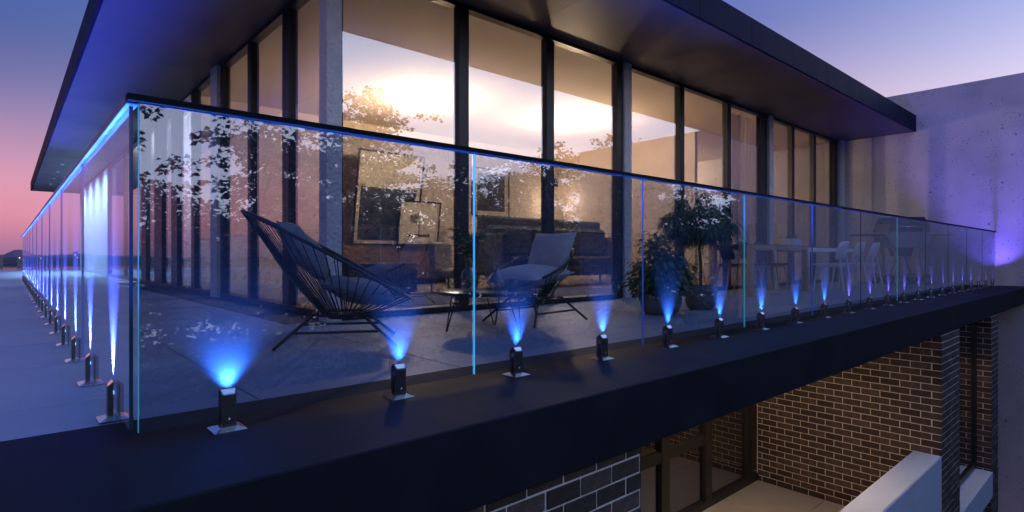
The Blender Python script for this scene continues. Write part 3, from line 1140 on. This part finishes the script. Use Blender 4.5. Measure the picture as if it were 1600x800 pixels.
def leaf_cloud(name, pts_dirs, L, W, m, parent, droop=0.3, seed=1, jit=0.25):
    """many small leaf quads (two per leaf, folded)"""
    rg = np.random.default_rng(seed)
    n = len(pts_dirs)
    V = np.zeros((n, 6, 3))
    for i, (p, d) in enumerate(pts_dirs):
        d = np.array(d, float)
        d[2] -= droop * rg.uniform(0.3, 1.3)
        d /= (np.linalg.norm(d) + 1e-9)
        s = np.cross(d, (0, 0, 1.0)) + rg.normal(0, jit, 3)
        s -= d * s.dot(d)
        s /= (np.linalg.norm(s) + 1e-9)
        nn = np.cross(s, d)
        l = L * rg.uniform(0.65, 1.25)
        w = W * rg.uniform(0.7, 1.2)
        p = np.array(p, float)
        V[i, 0] = p
        V[i, 1] = p + d * l * 0.45 + s * w * 0.5 + nn * w * 0.18
        V[i, 2] = p + d * l - nn * l * 0.12
        V[i, 3] = p + d * l * 0.45 - s * w * 0.5 + nn * w * 0.18
        V[i, 4] = p + d * l * 0.5
        V[i, 5] = p
    me = bpy.data.meshes.new(name)
    verts = V.reshape(-1, 3)
    idx = np.arange(n) * 6
    faces = np.empty((n * 2, 4), int)
    faces[0::2] = np.stack([idx, idx + 1, idx + 2, idx + 4], 1)
    faces[1::2] = np.stack([idx, idx + 4, idx + 2, idx + 3], 1)
    me.vertices.add(len(verts))
    me.vertices.foreach_set('co', verts.ravel())
    me.loops.add(faces.size)
    me.loops.foreach_set('vertex_index', faces.ravel())
    me.polygons.add(len(faces))
    me.polygons.foreach_set('loop_start', np.arange(len(faces)) * 4)
    me.update(calc_edges=True)
    me.materials.append(m)
    o = bpy.data.objects.new(name, me)
    COL.objects.link(o)
    o.parent = parent
    o['kind'] = 'stuff'
    return o


def leaf_mat(name, col, var=0.4):
    m = mat(name, col, 0.5, var=var, scale=9, spec=0.4)
    return m


M_LEAF1 = leaf_mat('ficus_leaf', (0.085, 0.155, 0.065))
M_LEAF2 = leaf_mat('longleaf', (0.09, 0.16, 0.07))
M_LEAF3 = leaf_mat('tree_leaf', (0.05, 0.07, 0.03))
M_BARK = mat('bark', (0.07, 0.055, 0.045), 0.9, var=0.3, scale=12, bump=0.5, bscale=40, dist=0.01)
M_POT = mat('grey_pot', (0.20, 0.20, 0.205), 0.8, var=0.12, scale=6, bump=0.2, bscale=60, dist=0.004)
M_SOIL = mat('soil', (0.03, 0.025, 0.02), 1.0)


def pot(parent, r, h, n=32):
    prof = [(r * 0.62, 0.0), (r * 0.80, h * 0.10), (r * 0.95, h * 0.36), (r, h * 0.70), (r * 0.97, h), (r * 0.90, h), (r * 0.90, h * 0.9)]
    MB().lathe(prof, n=n).build('pot', M_POT, parent)
    MB().lathe([(0.0, h * 0.88), (r * 0.89, h * 0.88)], n=n).build('soil', M_SOIL, parent)


rg = random.Random(3)
# bushy ficus
t = thing('potted_ficus', 'bushy small-leaved ficus in a round grey pot', 'potted plant', (5.28, 1.40, 0))
pot(t, 0.235, 0.24)
stems = MB()
pd = []
for k in range(26):
    a = rg.uniform(0, 6.28)
    sp = rg.uniform(0.05, 0.30)
    top = rg.uniform(0.42, 1.04) * (1 - 0.25 * sp / 0.3)
    base = Vector((0.05 * math.cos(a), 0.05 * math.sin(a), 0.2))
    tip = Vector((sp * math.cos(a), sp * math.sin(a), top))
    mid = base.lerp(tip, 0.5) + Vector((0.25 * sp * math.cos(a), .25 * sp * math.sin(a), 0.02))
    stems.tube([base, mid, tip], [0.008, 0.005, 0.002], 5)
    for j in range(110):
        f = rg.uniform(0.12, 1.03)
        p = base.lerp(mid, f * 2) if f < 0.5 else mid.lerp(tip, f * 2 - 1)
        an = rg.uniform(0, 6.28)
        el = rg.uniform(-0.5, 0.7)
        rr = rg.uniform(0.0, 0.10)
        d = Vector((math.cos(an) * math.cos(el), math.sin(an) * math.cos(el), math.sin(el)))
        pd.append((p + d * rr, d))
for k in range(520):      # low hanging skirt
    an = rg.uniform(0, 6.28)
    rr = rg.uniform(0.15, 0.36)
    pd.append((Vector((rr * math.cos(an), rr * math.sin(an), rg.uniform(0.25, 0.62))), Vector((math.cos(an), math.sin(an), -0.2))))
stems.build('stems', M_BARK, t)
leaf_cloud('leaves', pd, 0.10, 0.05, M_LEAF1, t, 0.45, 5)
# little tree with long drooping leaves
t = thing('potted_tree', 'small tree with long drooping leaves in a grey pot', 'potted plant', (6.14, 1.40, 0))
pot(t, 0.20, 0.30)
tr = MB().tube([(0, 0, 0.26), (0.012, 0.0, 0.5), (-0.008, 0.01, 0.75), (0.0, 0.0, 1.0)], [0.019, 0.017, 0.015, 0.012], 8)
pd = []
for k in range(38):
    a = rg.uniform(0, 6.28)
    sp = rg.uniform(0.08, 0.42)
    top = 1.02 + rg.uniform(0.0, 0.46) * (1 - (sp / 0.48) ** 2)
    base = Vector((0, 0, rg.uniform(0.78, 1.0)))
    tip = Vector((sp * math.cos(a), sp * math.sin(a), top))
    mid = base.lerp(tip, 0.5) + Vector((0, 0, 0.05))
    tr.tube([base, mid, tip], [0.007, 0.005, 0.002], 5)
    for j in range(90):
        f = rg.uniform(0.3, 1.05)
        p = base.lerp(mid, f * 2) if f < 0.5 else mid.lerp(tip, f * 2 - 1)
        an = a + rg.uniform(-1.6, 1.6)
        el = rg.uniform(-0.6, 0.5)
        d = Vector((math.cos(an) * math.cos(el), math.sin(an) * math.cos(el), math.sin(el)))
        pd.append((p + d * rg.uniform(0, 0.06), d))
tr.build('trunk', M_BARK, t)
leaf_cloud('leaves', pd, 0.23, 0.024, M_LEAF2, t, 1.0, 6)

# vases on the coffee table
TZ = 0.358
t = thing('vase', 'tall clear glass vase with leafy branches on the coffee table', 'vase', (2.66, 1.58, TZ))
MB().lathe([(0.055, 0.0), (0.07, 0.01), (0.072, 0.13), (0.06, 0.17), (0.032, 0.20), (0.032, 0.235), (0.038, 0.24), (0.030, 0.236), (0.029, 0.20), (0.057, 0.168), (0.068, 0.13), (0.066, 0.015), (0.0, 0.012)], n=24).build('glass_body', M_VASE, t)
br = MB()
pd = []
for k in range(7):
    a = rg.uniform(0, 6.28)
    tip = Vector((0.13 * math.cos(a), 0.13 * math.sin(a), rg.uniform(0.40, 0.62)))
    br.tube([(0, 0, 0.03), (0.01 * math.cos(a), 0.01 * math.sin(a), 0.23), tip], [0.003, 0.0025, 0.0015], 5)
    for j in range(26):
        f = rg.uniform(0.25, 1.0)
        p = Vector((0, 0, 0.23)).lerp(tip, f)
        an = rg.uniform(0, 6.28)
        d = Vector((math.cos(an), math.sin(an), rg.uniform(-0.2, 0.7)))
        pd.append((p, d))
br.build('branches', M_BARK, t)
leaf_cloud('leaves', pd, 0.075, 0.035, M_LEAF1, t, 0.2, 8)
t = thing('vase', 'pear-shaped clear glass vase on the coffee table', 'vase', (2.90, 1.50, TZ))
MB().lathe([(0.06, 0.0), (0.085, 0.02), (0.09, 0.06), (0.06, 0.12), (0.022, 0.17), (0.014, 0.22), (0.022, 0.255), (0.014, 0.25), (0.010, 0.22), (0.018, 0.17), (0.056, 0.118), (0.086, 0.06), (0.0, 0.015)], n=24).build('glass_body', M_VASE, t)
o = MB().lathe([(0.035, 0.0), (0.042, 0.01), (0.046, 0.10), (0.040, 0.10), (0.036, 0.012), (0.0, 0.012)], (0, 0, 0), 20).build('cup', mat('dark_ceramic', (0.05, 0.05, 0.06), 0.3), None, (3.04, 1.44, TZ))
tag(o, 'small dark ceramic cup on the coffee table', 'cup')

# ---- dining set
M_WOOD = mat('oak_wood', (0.42, 0.27, 0.14), 0.5, var=0.2, scale=5, bump=0.1, bscale=60, dist=0.003)
M_WLAQ = mat('white_lacquer', (0.80, 0.80, 0.82), 0.4, var=0.04, scale=4)
M_DSHELL = mat('dark_shell', (0.02, 0.022, 0.026), 0.5)
M_TOPG = mat('table_glass_top', (0.03, 0.16, 0.16), 0.08, spec=0.8)


def dining_table(label, x0, x1, y0, y1, h, m):
    t = thing('dining_table', label, 'table', ((x0 + x1) / 2, (y0 + y1) / 2, 0))
    w, d = (x1 - x0) / 2, (y1 - y0) / 2
    MB().box(-w, w, -d, d, h - 0.012, h, 0.003).build('table_top', M_TOPG, t)
    for (a, b, c, e) in ((-w, w, -d, -d + 0.05), (-w, w, d - 0.05, d)):
        MB().box(a + 0.09, b - 0.09, c, e, h - 0.09, h - 0.0125).build('apron', m, t)
    for (a, c) in ((-w, -d), (w - 0.088, -d), (-w, d - 0.088), (w - 0.088, d - 0.088)):
        MB().box(a, a + 0.088, c, c + 0.088, 0.002, h - 0.0125, 0.004).build('leg', m, t)
    return t


dining_table('oak dining table with a thin glass top on the terrace', 8.72, 11.02, 1.98, 2.72, 0.86, M_WOOD)
dining_table('white dining table beyond the oak table', 11.25, 14.0, 2.08, 2.76, 0.84, M_WLAQ)


def shell_chair(label, x, y, rz, shell, leg, group):
    """faces local +y; back at -y"""
    t = thing('dining_chair', label, 'chair', (x, y, 0), rz, group)
    # curved back panel
    vs, fs = [], []
    n, mrows = 10, 7
    for side in (0, 1):
        for j in range(mrows + 1):
            for i in range(n + 1):
                u = 2 * i / n - 1
                v = j / mrows
                hw = 0.235 * (0.80 + 0.26 * math.sin(math.pi * min(1, v * 0.9 + 0.1)) ** 0.8) * (1 if v < 0.86 else 1 - 0.10 * (v - 0.86) / 0.14)
                zz = 0.60 + 0.33 * v + 0.012 * (1 - u * u)
                yy = -0.21 - 0.09 * v + 0.07 * u * u + side * 0.012
                vs.append((u * hw, yy, zz))
    S = (n + 1) * (mrows + 1)
    for j in range(mrows):
        for i in range(n):
            q = (j * (n + 1) + i, j * (n + 1) + i + 1, (j + 1) * (n + 1) + i + 1, (j + 1) * (n + 1) + i)
            fs.append(q)
            fs.append(tuple(S + a for a in reversed(q)))
    rim = [i for i in range(n + 1)] + [(j + 1) * (n + 1) - 1 for j in range(1, mrows + 1)] + [mrows * (n + 1) + i for i in reversed(range(n))] + [j * (n + 1) for j in reversed(range(1, mrows))]
    for a in range(len(rim)):
        b = (a + 1) % len(rim)
        fs.append((rim[b], rim[a], rim[a] + S, rim[b] + S))
    mb = MB()
    mb._add(vs, fs, True)
    mb.build('backrest', shell, t)
    MB().prism([(-0.23, 0.49), (0.23, 0.49), (0.235, 0.505), (0.225, 0.525), (-0.225, 0.525), (-0.235, 0.505)], -0.20, 0.24).build('seat', shell, t)
    for sx in (-1, 1):
        MB().tube([(0.17 * sx, -0.20, 0.70), (0.185 * sx, -0.215, 0.50), (0.215 * sx, -0.29, 0.003)], [0.014, 0.021, 0.013], 8).build('leg', leg, t)
        MB().tube([(0.17 * sx, 0.19, 0.49), (0.205 * sx, 0.25, 0.003)], [0.021, 0.013], 8).build('leg', leg, t)
    MB().box(-0.165, 0.165, -0.175, 0.185, 0.455, 0.489).build('seat_frame', leg, t)
    return t


for x, lab in ((9.45, 'dark shell chair with oak legs at the left end of the oak table'),
               (10.15, 'dark shell chair with oak legs at the middle of the oak table'),
               (10.85, 'dark shell chair with oak legs at the right end of the oak table')):
    shell_chair(lab, x, 2.62, math.pi, M_DSHELL, M_WOOD, 'dark shell chairs at the oak table')
for x, lab in ((11.42, 'white shell chair nearest the oak table'),
               (12.33, 'white shell chair standing in the middle of its row'),
               (13.25, 'white shell chair nearest the barbecue')):
    shell_chair(lab, x, 1.72, 0.0, M_WLAQ, M_WLAQ, 'white shell chairs at the white table')
# white planter box on the oak table
t = thing('planter_box', 'white planter box with a small fern on the oak table', 'planter', (10.72, 2.16, 0.86))
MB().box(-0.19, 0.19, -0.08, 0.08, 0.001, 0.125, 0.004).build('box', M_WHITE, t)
pd = []
for k in range(90):
    a = rg.uniform(0, 6.28)
    pd.append((Vector((rg.uniform(-0.12, 0.12), rg.uniform(-0.05, 0.05), 0.12)), Vector((math.cos(a), math.sin(a), rg.uniform(0.6, 2.0)))))
leaf_cloud('leaves', pd, 0.13, 0.018, M_LEAF1, t, 0.2, 12)

# ---- barbecue
t = thing('barbecue', 'grey barbecue trolley with closed dark lid by the concrete wall', 'barbecue', (15.28, 1.56, 0), ang_r)
M_LID = mat('lid_enamel', (0.014, 0.015, 0.018), 0.35, var=0.1, scale=8)
M_BBQ = mat('bbq_grey', (0.30, 0.30, 0.32), 0.5, var=0.06, scale=5)
MB().prism([(-0.46, 1.22), (0.50, 1.22), (0.47, 1.36), (0.36, 1.56), (-0.36, 1.56), (-0.44, 1.40)], -0.27, 0.27).build('lid', M_LID, t)
MB().tube([(-0.26, -0.28, 1.32), (-0.26, -0.33, 1.34), (0.26, -0.33, 1.34), (0.26, -0.28, 1.32)], 0.012, 8).build('lid_handle', M_CHROME, t)
MB().prism([(-0.30, 0.86), (0.32, 0.86), (0.48, 1.02), (0.50, 1.215), (-0.48, 1.215), (-0.46, 1.02)], -0.28, 0.28).build('cook_box', M_BBQ, t)
for sg in (-1, 1):
    MB().box(min(0.52 * sg, 1.08 * sg), max(0.52 * sg, 1.08 * sg), -0.24, 0.24, 1.135, 1.17, 0.008).build('side_shelf', M_LID, t)
    MB().tube([(0.54 * sg, -0.2, 1.13), (0.44 * sg, -0.2, 0.93)], 0.014, 6).build('shelf_bracket', M_BBQ, t)
    for yy in (-0.22, 0.22):
        MB().tube([(0.50 * sg, yy, 1.12), (0.37 * sg, yy, 0.92), (0.27 * sg, yy, 0.70), (0.30 * sg, yy, 0.48), (0.44 * sg, yy, 0.16)], 0.026, 8).build('leg', M_BBQ, t)
    for yy in (-0.25, 0.25):
        pts = [(0.44 * sg + 0.105 * math.cos(2 * math.pi * k / 20), yy, 0.13 + 0.105 * math.sin(2 * math.pi * k / 20)) for k in range(20)]
        w_ = MB().tube(pts, 0.026, 8, closed=True).build('wheel', mat('tyre', (0.015, 0.015, 0.018), 0.8), t)
        MB().tube([(0.44 * sg, yy - 0.02, 0.13), (0.44 * sg, yy + 0.02, 0.13)], 0.07, 14).build('hub', M_BBQ, w_)
MB().box(-0.46, 0.46, -0.24, 0.24, 0.17, 0.215, 0.006).build('bottom_shelf', M_BBQ, t)
MB().prism([(-0.12, 0.66), (0.12, 0.66), (0.19, 0.86), (-0.19, 0.86)], -0.18, 0.18).build('drip_tray', M_LID, t)

# ================================================================== LIVING ROOM
M_SOFA = mat('charcoal_fabric', (0.035, 0.037, 0.042), 0.95, var=0.2, scale=16, bump=0.4, bscale=160, dist=0.004)
t = thing('sofa', 'long charcoal high-back sofa on thin legs inside the room', 'sofa', (8.85, 6.75, 0))
MB().box(-1.9, 1.85, 0.0, 0.24, 0.30, 1.50, 0.04).build('backrest', M_SOFA, t)
MB().box(-1.9, 1.85, -0.80, -0.003, 0.24, 0.46, 0.03).build('seat_base', M_SOFA, t)
for k in range(3):
    a = -1.88 + k * 1.24
    MB().box(a, a + 1.225, -0.82, -0.01, 0.463, 0.66, 0.05).build('seat_cushion', M_SOFA, t)
    MB().box(a + 0.02, a + 1.20, -0.22, -0.004, 0.665, 1.30, 0.07).build('back_cushion', M_SOFA, t)
for sg in (-1, 1):
    x = 1.85 if sg > 0 else -1.9 - 0.16
    MB().box(x + 0.002, x + 0.16, -0.84, 0.22, 0.28, 1.12, 0.04).build('armrest', M_SOFA, t)
    for yy in (-0.78, 0.12):
        MB().tube([(1.94 * sg, yy, 0.28), (1.96 * sg, yy, 0.003)], 0.02, 8).build('leg', M_TUBE, t)
# sideboard with leaning pictures
t = thing('sideboard', 'brown sideboard with herringbone doors against the back wall', 'sideboard', (6.3, 9.26, 0))
M_WAL = mat('walnut', (0.13, 0.075, 0.045), 0.5, var=0.25, scale=7)
MB().box(-1.45, 1.45, -0.25, 0.25, 0.12, 0.90, 0.006).build('carcass', M_WAL, t)
for k in range(4):
    a = -1.43 + k * 0.72
    d_ = MB().box(a, a + 0.70, -0.272, -0.252, 0.15, 0.87, 0.003).build('door', M_WAL, t)
    hb = MB()
    for i in range(-3, 9):      # applied herringbone beading
        c0 = a + 0.35
        for sg in (-1, 1):
            z0 = 0.10 + i * 0.095
            p0, p1 = Vector((c0, -0.275, z0)), Vector((c0 + sg * 0.33, -0.275, z0 + 0.25))
            if z0 < 0.17 or z0 + 0.25 > 0.86:
                continue
            hb.tube([p0, p1], 0.006, 4, smooth=False)
    hb.build('beading', M_WAL, d_)
MB().box(-1.35, 1.35, -0.2, 0.2, 0.002, 0.118).build('plinth', M_FRAME, t)


def art_mat(name, kind):
    m = bpy.data.materials.new(name)
    m.use_nodes = True
    n, l = m.node_tree.nodes, m.node_tree.links
    b = n['Principled BSDF']
    b.inputs['Roughness'].default_value = 0.35
    tc = n.new('ShaderNodeTexCoord')
    no = n.new('ShaderNodeTexNoise')
    no.inputs['Scale'].default_value = 3.0
    no.inputs['Detail'].default_value = 6
    l.new(tc.outputs['Object'], no.inputs['Vector'])
    r = n.new('ShaderNodeValToRGB')
    if kind == 0:
        cols = [(0.35, (0.012, 0.016, 0.022, 1)), (0.6, (0.05, 0.055, 0.06, 1)), (0.75, (0.18, 0.17, 0.16, 1))]
    else:
        cols = [(0.3, (0.55, 0.48, 0.38, 1)), (0.7, (0.66, 0.58, 0.47, 1)), (0.8, (0.4, 0.34, 0.27, 1))]
    r.color_ramp.elements[0].position, r.color_ramp.elements[0].color = cols[0]
    r.color_ramp.elements[1].position, r.color_ramp.elements[1].color = cols[2]
    e = r.color_ramp.elements.new(cols[1][0])
    e.color = cols[1][1]
    l.new(no.outputs['Fac'], r.inputs[0])
    l.new(r.outputs[0], b.inputs['Base Color'])
    return m


M_MOUNT = mat('picture_mount', (0.48, 0.42, 0.33), 0.7)


def picture(label, x, y, z, w, h, lean, art, mount=(0.08, 0.08, 0.1, 0.4), group=None):
    t = thing('picture', label, 'picture', (x, y, z))
    t.rotation_euler = (-lean, 0, 0)
    f = 0.035
    MB().box(-w / 2, w / 2, -0.02, 0.02, 0, f).build('frame_rail', M_FRAME, t)
    MB().box(-w / 2, w / 2, -0.02, 0.02, h - f, h).build('frame_rail', M_FRAME, t)
    for sg in (-1, 1):
        a = -w / 2 if sg < 0 else w / 2 - f
        MB().box(a, a + f, -0.02, 0.02, f + 0.001, h - f - 0.001).build('frame_stile', M_FRAME, t)
    MB().box(-w / 2 + f + .001, w / 2 - f - .001, -0.008, 0.01, f + 0.001, h - f - 0.001).build('mount', M_MOUNT, t)
    l_, r_, b_, tp = mount
    MB().box(-w / 2 + f + l_, w / 2 - f - r_, -0.012, -0.009, f + b_, h - f - tp).build('print', art, t)
    return t


picture('large black-framed picture leaning on the sideboard, dark landscape at its foot', 5.98, 9.02, 0.905, 1.62, 2.05, R(-10), art_mat('art_dark', 0), (0.08, 0.10, 0.08, 0.75))
p2 = picture('smaller black-framed picture of a bare tree leaning on the sideboard', 6.72, 8.86, 0.905, 1.10, 1.02, R(-8), art_mat('art_tree_ground', 1), (0.07, 0.07, 0.08, 0.08))
# the bare tree drawn in the small picture: flat ink shapes on the print
ink = MB()
rt = random.Random(11)


def twig(p, a, l, w, d):
    q = (p[0] + l * math.cos(a), p[1] + l * math.sin(a))
    nx, nz_ = -math.sin(a) * w / 2, math.cos(a) * w / 2
    ink._add([(p[0] - nx, -0.0135, p[1] - nz_), (p[0] + nx, -0.0135, p[1] + nz_), (q[0] + nx * .7, -0.0135, q[1] + nz_ * .7), (q[0] - nx * .7, -0.0135, q[1] - nz_ * .7)], [(0, 1, 2, 3)])
    if d > 0:
        for k in range(3 if d > 2 else 2):
            twig(q, a + rt.uniform(-0.75, 0.75), l * rt.uniform(0.62, 0.85), w * 0.62, d - 1)


twig((0.0, 0.26), math.pi / 2, 0.15, 0.03, 6)
ink._add([(-0.3, -0.0133, 0.2), (0.3, -0.0133, 0.2), (0.3, -0.0133, 0.265), (-0.3, -0.0133, 0.255)], [(0, 1, 2, 3)])
ink.build('ink_drawing', mat('ink', (0.03, 0.025, 0.02), 0.6), p2)
picture('tall framed botanical print hanging on the back wall', 9.45, BY - 0.025, 1.72, 1.3, 1.3, 0.0, art_mat('art_hanging', 0), (0.14, 0.14, 0.12, 0.12))
# planter with grassy plant, and armchairs
t = thing('planter', 'tall grey planter with a spiky plant beside the sideboard', 'planter', (7.95, 8.6, 0))
MB().box(-0.22, 0.22, -0.22, 0.22, 0.002, 0.92, 0.02).build('box', M_POT, t)
pd = []
for k in range(120):
    a = rg.uniform(0, 6.28)
    pd.append((Vector((rg.uniform(-.1, .1), rg.uniform(-.1, .1), 0.9)), Vector((math.cos(a), math.sin(a), rg.uniform(0.6, 2.2)))))
leaf_cloud('leaves', pd, 0.5, 0.03, M_LEAF1, t, 0.3, 15)
t = thing('armchair', 'grey upholstered armchair inside, beside the planter', 'armchair', (5.62, 5.95, 0), R(200))
MB().box(-0.30, 0.30, -0.32, -0.20, 0.30, 0.92, 0.04).build('backrest', M_CUSH_L, t)
MB().box(-0.30, 0.30, -0.195, 0.34, 0.28, 0.44, 0.04).build('seat', M_CUSH_L, t)
for sx in (-1, 1):
    for yy in (-0.27, 0.29):
        MB().tube([(0.25 * sx, yy, 0.28), (0.28 * sx, yy, 0.003)], 0.014, 8).build('leg', M_TUBE, t)
o = MB().box(3.5, 8.6, 4.1, 6.3, 0.001, 0.014).build('rug', mat('dark_rug', (0.03, 0.03, 0.034), 1.0, var=0.3, scale=30))
tag(o, 'dark rug on the living room floor', 'rug')
t = thing('low_cabinet', 'low dark cabinet behind the nearer string chair, inside the glass', 'cabinet', (4.15, 6.2, 0))
MB().box(-0.7, 0.7, -0.3, 0.3, 0.06, 0.55, 0.01).build('carcass', M_LID, t)
MB().box(-0.6, 0.6, -0.25, 0.25, 0.002, 0.058).build('plinth', M_FRAME, t)
t = thing('floor_lamp', 'slim unlit floor lamp with a dark pole behind the sofa', 'floor lamp', (11.2, 8.9, 0))
MB().lathe([(0.0, 0.0), (0.16, 0.002), (0.16, 0.02), (0.0, 0.024)], n=20).build('base', M_FRAME, t)
MB().tube([(0, 0, 0.02), (0, 0, 2.9)], 0.02, 8).build('pole', M_FRAME, t)
MB().lathe([(0.10, 2.85), (0.16, 2.62), (0.155, 2.62), (0.095, 2.85)], n=20).build('shade', M_FRAME, t)

# ================================================================== TREES across the garden (seen mirrored in the glass)
def tree_proto(seed, H, spread, n_clumps, leaves, open_=0.5):
    rt = random.Random(seed)
    tr = MB()
    tips = []

    def limb(p, d, l, r, depth):
        pts, rs = [p], [r]
        for k in range(3):
            d = (d + Vector((rt.uniform(-.22, .22), rt.uniform(-.22, .22), rt.uniform(-.04, .14)))).normalized()
            p = p + d * l / 3
            pts.append(p)
            rs.append(r * (1 - 0.14 * (k + 1)))
        tr.tube(pts, rs, 6)
        if depth == 0:
            tips.append((p, d))
            tips.append((pts[2], d))
            return
        for k in range(rt.choice((2, 3, 3))):
            a = rt.uniform(0, 6.28)
            nd = (d * 0.75 + Vector((math.cos(a), math.sin(a), rt.uniform(-0.15, 0.5))) * 0.75).normalized()
            limb(pts[rt.choice((2, 3, 3))], nd, l * rt.uniform(0.62, 0.82), r * 0.58, depth - 1)
    p = Vector((0, 0, 0))
    base_l = H * 0.16
    pts = [p, p + Vector((0.1, 0.05, base_l)), p + Vector((0.05, -0.1, base_l * 2))]
    tr.tube(pts, [0.24, 0.19, 0.15], 8)
    for k in range(8):
        a = k * 0.8 + rt.uniform(-.3, .3)
        st = pts[1].lerp(pts[2], rt.uniform(0.1, 1))
        limb(st, Vector((math.cos(a) * spread, math.sin(a) * spread, rt.uniform(0.15, 1.0))).normalized(), H * rt.uniform(0.2, 0.28), 0.07, 2)
    limb(pts[2], Vector((0, 0, 1)), H * 0.26, 0.10, 2)
    limb(pts[2], Vector((0.3, 0.1, 1)), H * 0.24, 0.09, 2)
    pd = []
    for (tp, d) in tips:
        for c in range(n_clumps):
            cpos = tp + Vector((rt.gauss(0, .45), rt.gauss(0, .45), rt.gauss(0, .35)))
            rad = rt.uniform(0.2, 0.6)
            for j in range(leaves):
                a = rt.uniform(0, 6.28)
                rr = rad * math.sqrt(rt.random())
                q = cpos + Vector((rr * math.cos(a), rr * math.sin(a), rt.gauss(0, 0.07)))
                pd.append((q, Vector((math.cos(a), math.sin(a), rt.uniform(-.2, .25)))))
    for c in range(150):       # ragged lower branches
        a = rt.uniform(0, 6.28)
        rr = H * 0.24 * math.sqrt(rt.random())
        cp = Vector((rr * math.cos(a), rr * math.sin(a), H * rt.uniform(0.20, 0.55)))
        for j in range(26):
            b = rt.uniform(0, 6.28)
            q = cp + Vector((rt.gauss(0, .32), rt.gauss(0, .32), rt.gauss(0, .07)))
            pd.append((q, Vector((math.cos(b), math.sin(b), rt.uniform(-.2, .25)))))
    return tr, pd


protos = []
for s_, H, sp in ((1, 11.6, 1.15), (2, 10.6, 1.3), (3, 12.0, 1.0)):
    tr, pd = tree_proto(s_, H, sp, 5, 42)
    t = thing('garden_tree', 'x', 'tree', (0, 0, -6))
    tr.build('trunk', M_BARK, t)
    c = leaf_cloud('crown', pd, 0.17, 0.115, M_LEAF3, t, 0.3, s_ + 20, 0.8)
    zt = max(p[0].z for p in pd)
    protos.append((t, zt))
spots = [(1.2, -13.5, 0, 11.0), (5.2, -14.5, 1, 11.8), (9.2, -12.8, 2, 11.3), (12.0, -14.5, 0, 13.8), (16.2, -14.0, 1, 11.6),
         (20.5, -15.0, 2, 12.0), (26.6, -14.0, 0, 13.8), (32.0, -14.2, 1, 11.6), (37.0, -14.0, 2, 11.6), (-5.5, -15.5, 2, 10.0)]
labs = ['leafy tree mirrored in the front glass beside the near corner', 'leafy tree mirrored behind the nearer string chair',
        'broad leafy tree mirrored over the leaning pictures', 'tallest tree mirrored against the sunset glow in the large window',
        'leafy tree mirrored around the coffee table', 'leafy tree mirrored over the charcoal sofa', 'tall tree mirrored left of the potted ficus',
        'leafy tree mirrored behind the two potted plants', 'last leafy tree mirrored over the oak dining table', 'leafy tree in the garden beyond the left corner']
used = set()
for (x, y, pi, h), lab in zip(spots, labs):
    pr, zt = protos[pi]
    t = pr if pi not in used else copy_tree(pr)
    used.add(pi)
    t.location = (x, y, -6.0)
    s_ = h / zt
    t.scale = (s_, s_, s_)
    t.rotation_euler = (0, 0, x * 1.7)
    t['label'] = lab
    t['group'] = 'garden trees mirrored in the glass'

# understorey shrubs between the trees
def shrub_pd(seed, w, h):
    rt = random.Random(seed)
    pd = []
    for c in range(80):
        a = rt.uniform(0, 6.28)
        rr = w * math.sqrt(rt.random())
        z = h * rt.uniform(0.1, 1.0) * (1 - 0.45 * (rr / w) ** 2)
        cp = Vector((rr * math.cos(a), rr * math.sin(a), z))
        for j in range(26):
            b = rt.uniform(0, 6.28)
            q = cp + Vector((rt.gauss(0, .28), rt.gauss(0, .28), rt.gauss(0, .12)))
            pd.append((q, Vector((math.cos(b), math.sin(b), rt.uniform(-.2, .5)))))
    return pd


shr = []
for s_ in (51, 52):
    t = thing('garden_shrub', 'x', 'shrub', (0, 0, -6))
    st = MB()
    rt = random.Random(s_)
    for k in range(9):
        a = rt.uniform(0, 6.28)
        st.tube([(0.1 * math.cos(a), 0.1 * math.sin(a), 0), (0.7 * math.cos(a), 0.7 * math.sin(a), 2.2), (1.2 * math.cos(a), 1.2 * math.sin(a), 4.2)], [0.06, 0.04, 0.015], 5)
    st.build('stems', M_BARK, t)
    leaf_cloud('leaves', shrub_pd(s_, 2.5, 5.6), 0.15, 0.10, M_LEAF3, t, 0.2, s_, 0.8)
    shr.append(t)
between = ['the near corner and the nearer string chair', 'the nearer string chair and the leaning pictures', 'the two tallest trees of the near half',
           'the tallest tree and the coffee table', 'the coffee table and the sofa', 'the sofa and the potted ficus', 'the potted ficus and the potted tree',
           'the potted tree and the oak table', 'the oak table and its white planter']
for k in range(9):
    t = shr[k] if k < 2 else copy_tree(shr[k % 2])
    t.location = (3.0 + 4.3 * k, -12.2 - 0.9 * math.sin(k * 2.1), -6)
    t.rotation_euler = (0, 0, k * 1.3)
    q = 0.9 + 0.16 * math.sin(k * 1.7)
    t.scale = (q, q, q)
    t['label'] = 'dark shrub mirrored low between ' + between[k]
    t['group'] = 'shrubs mirrored low in the glass'
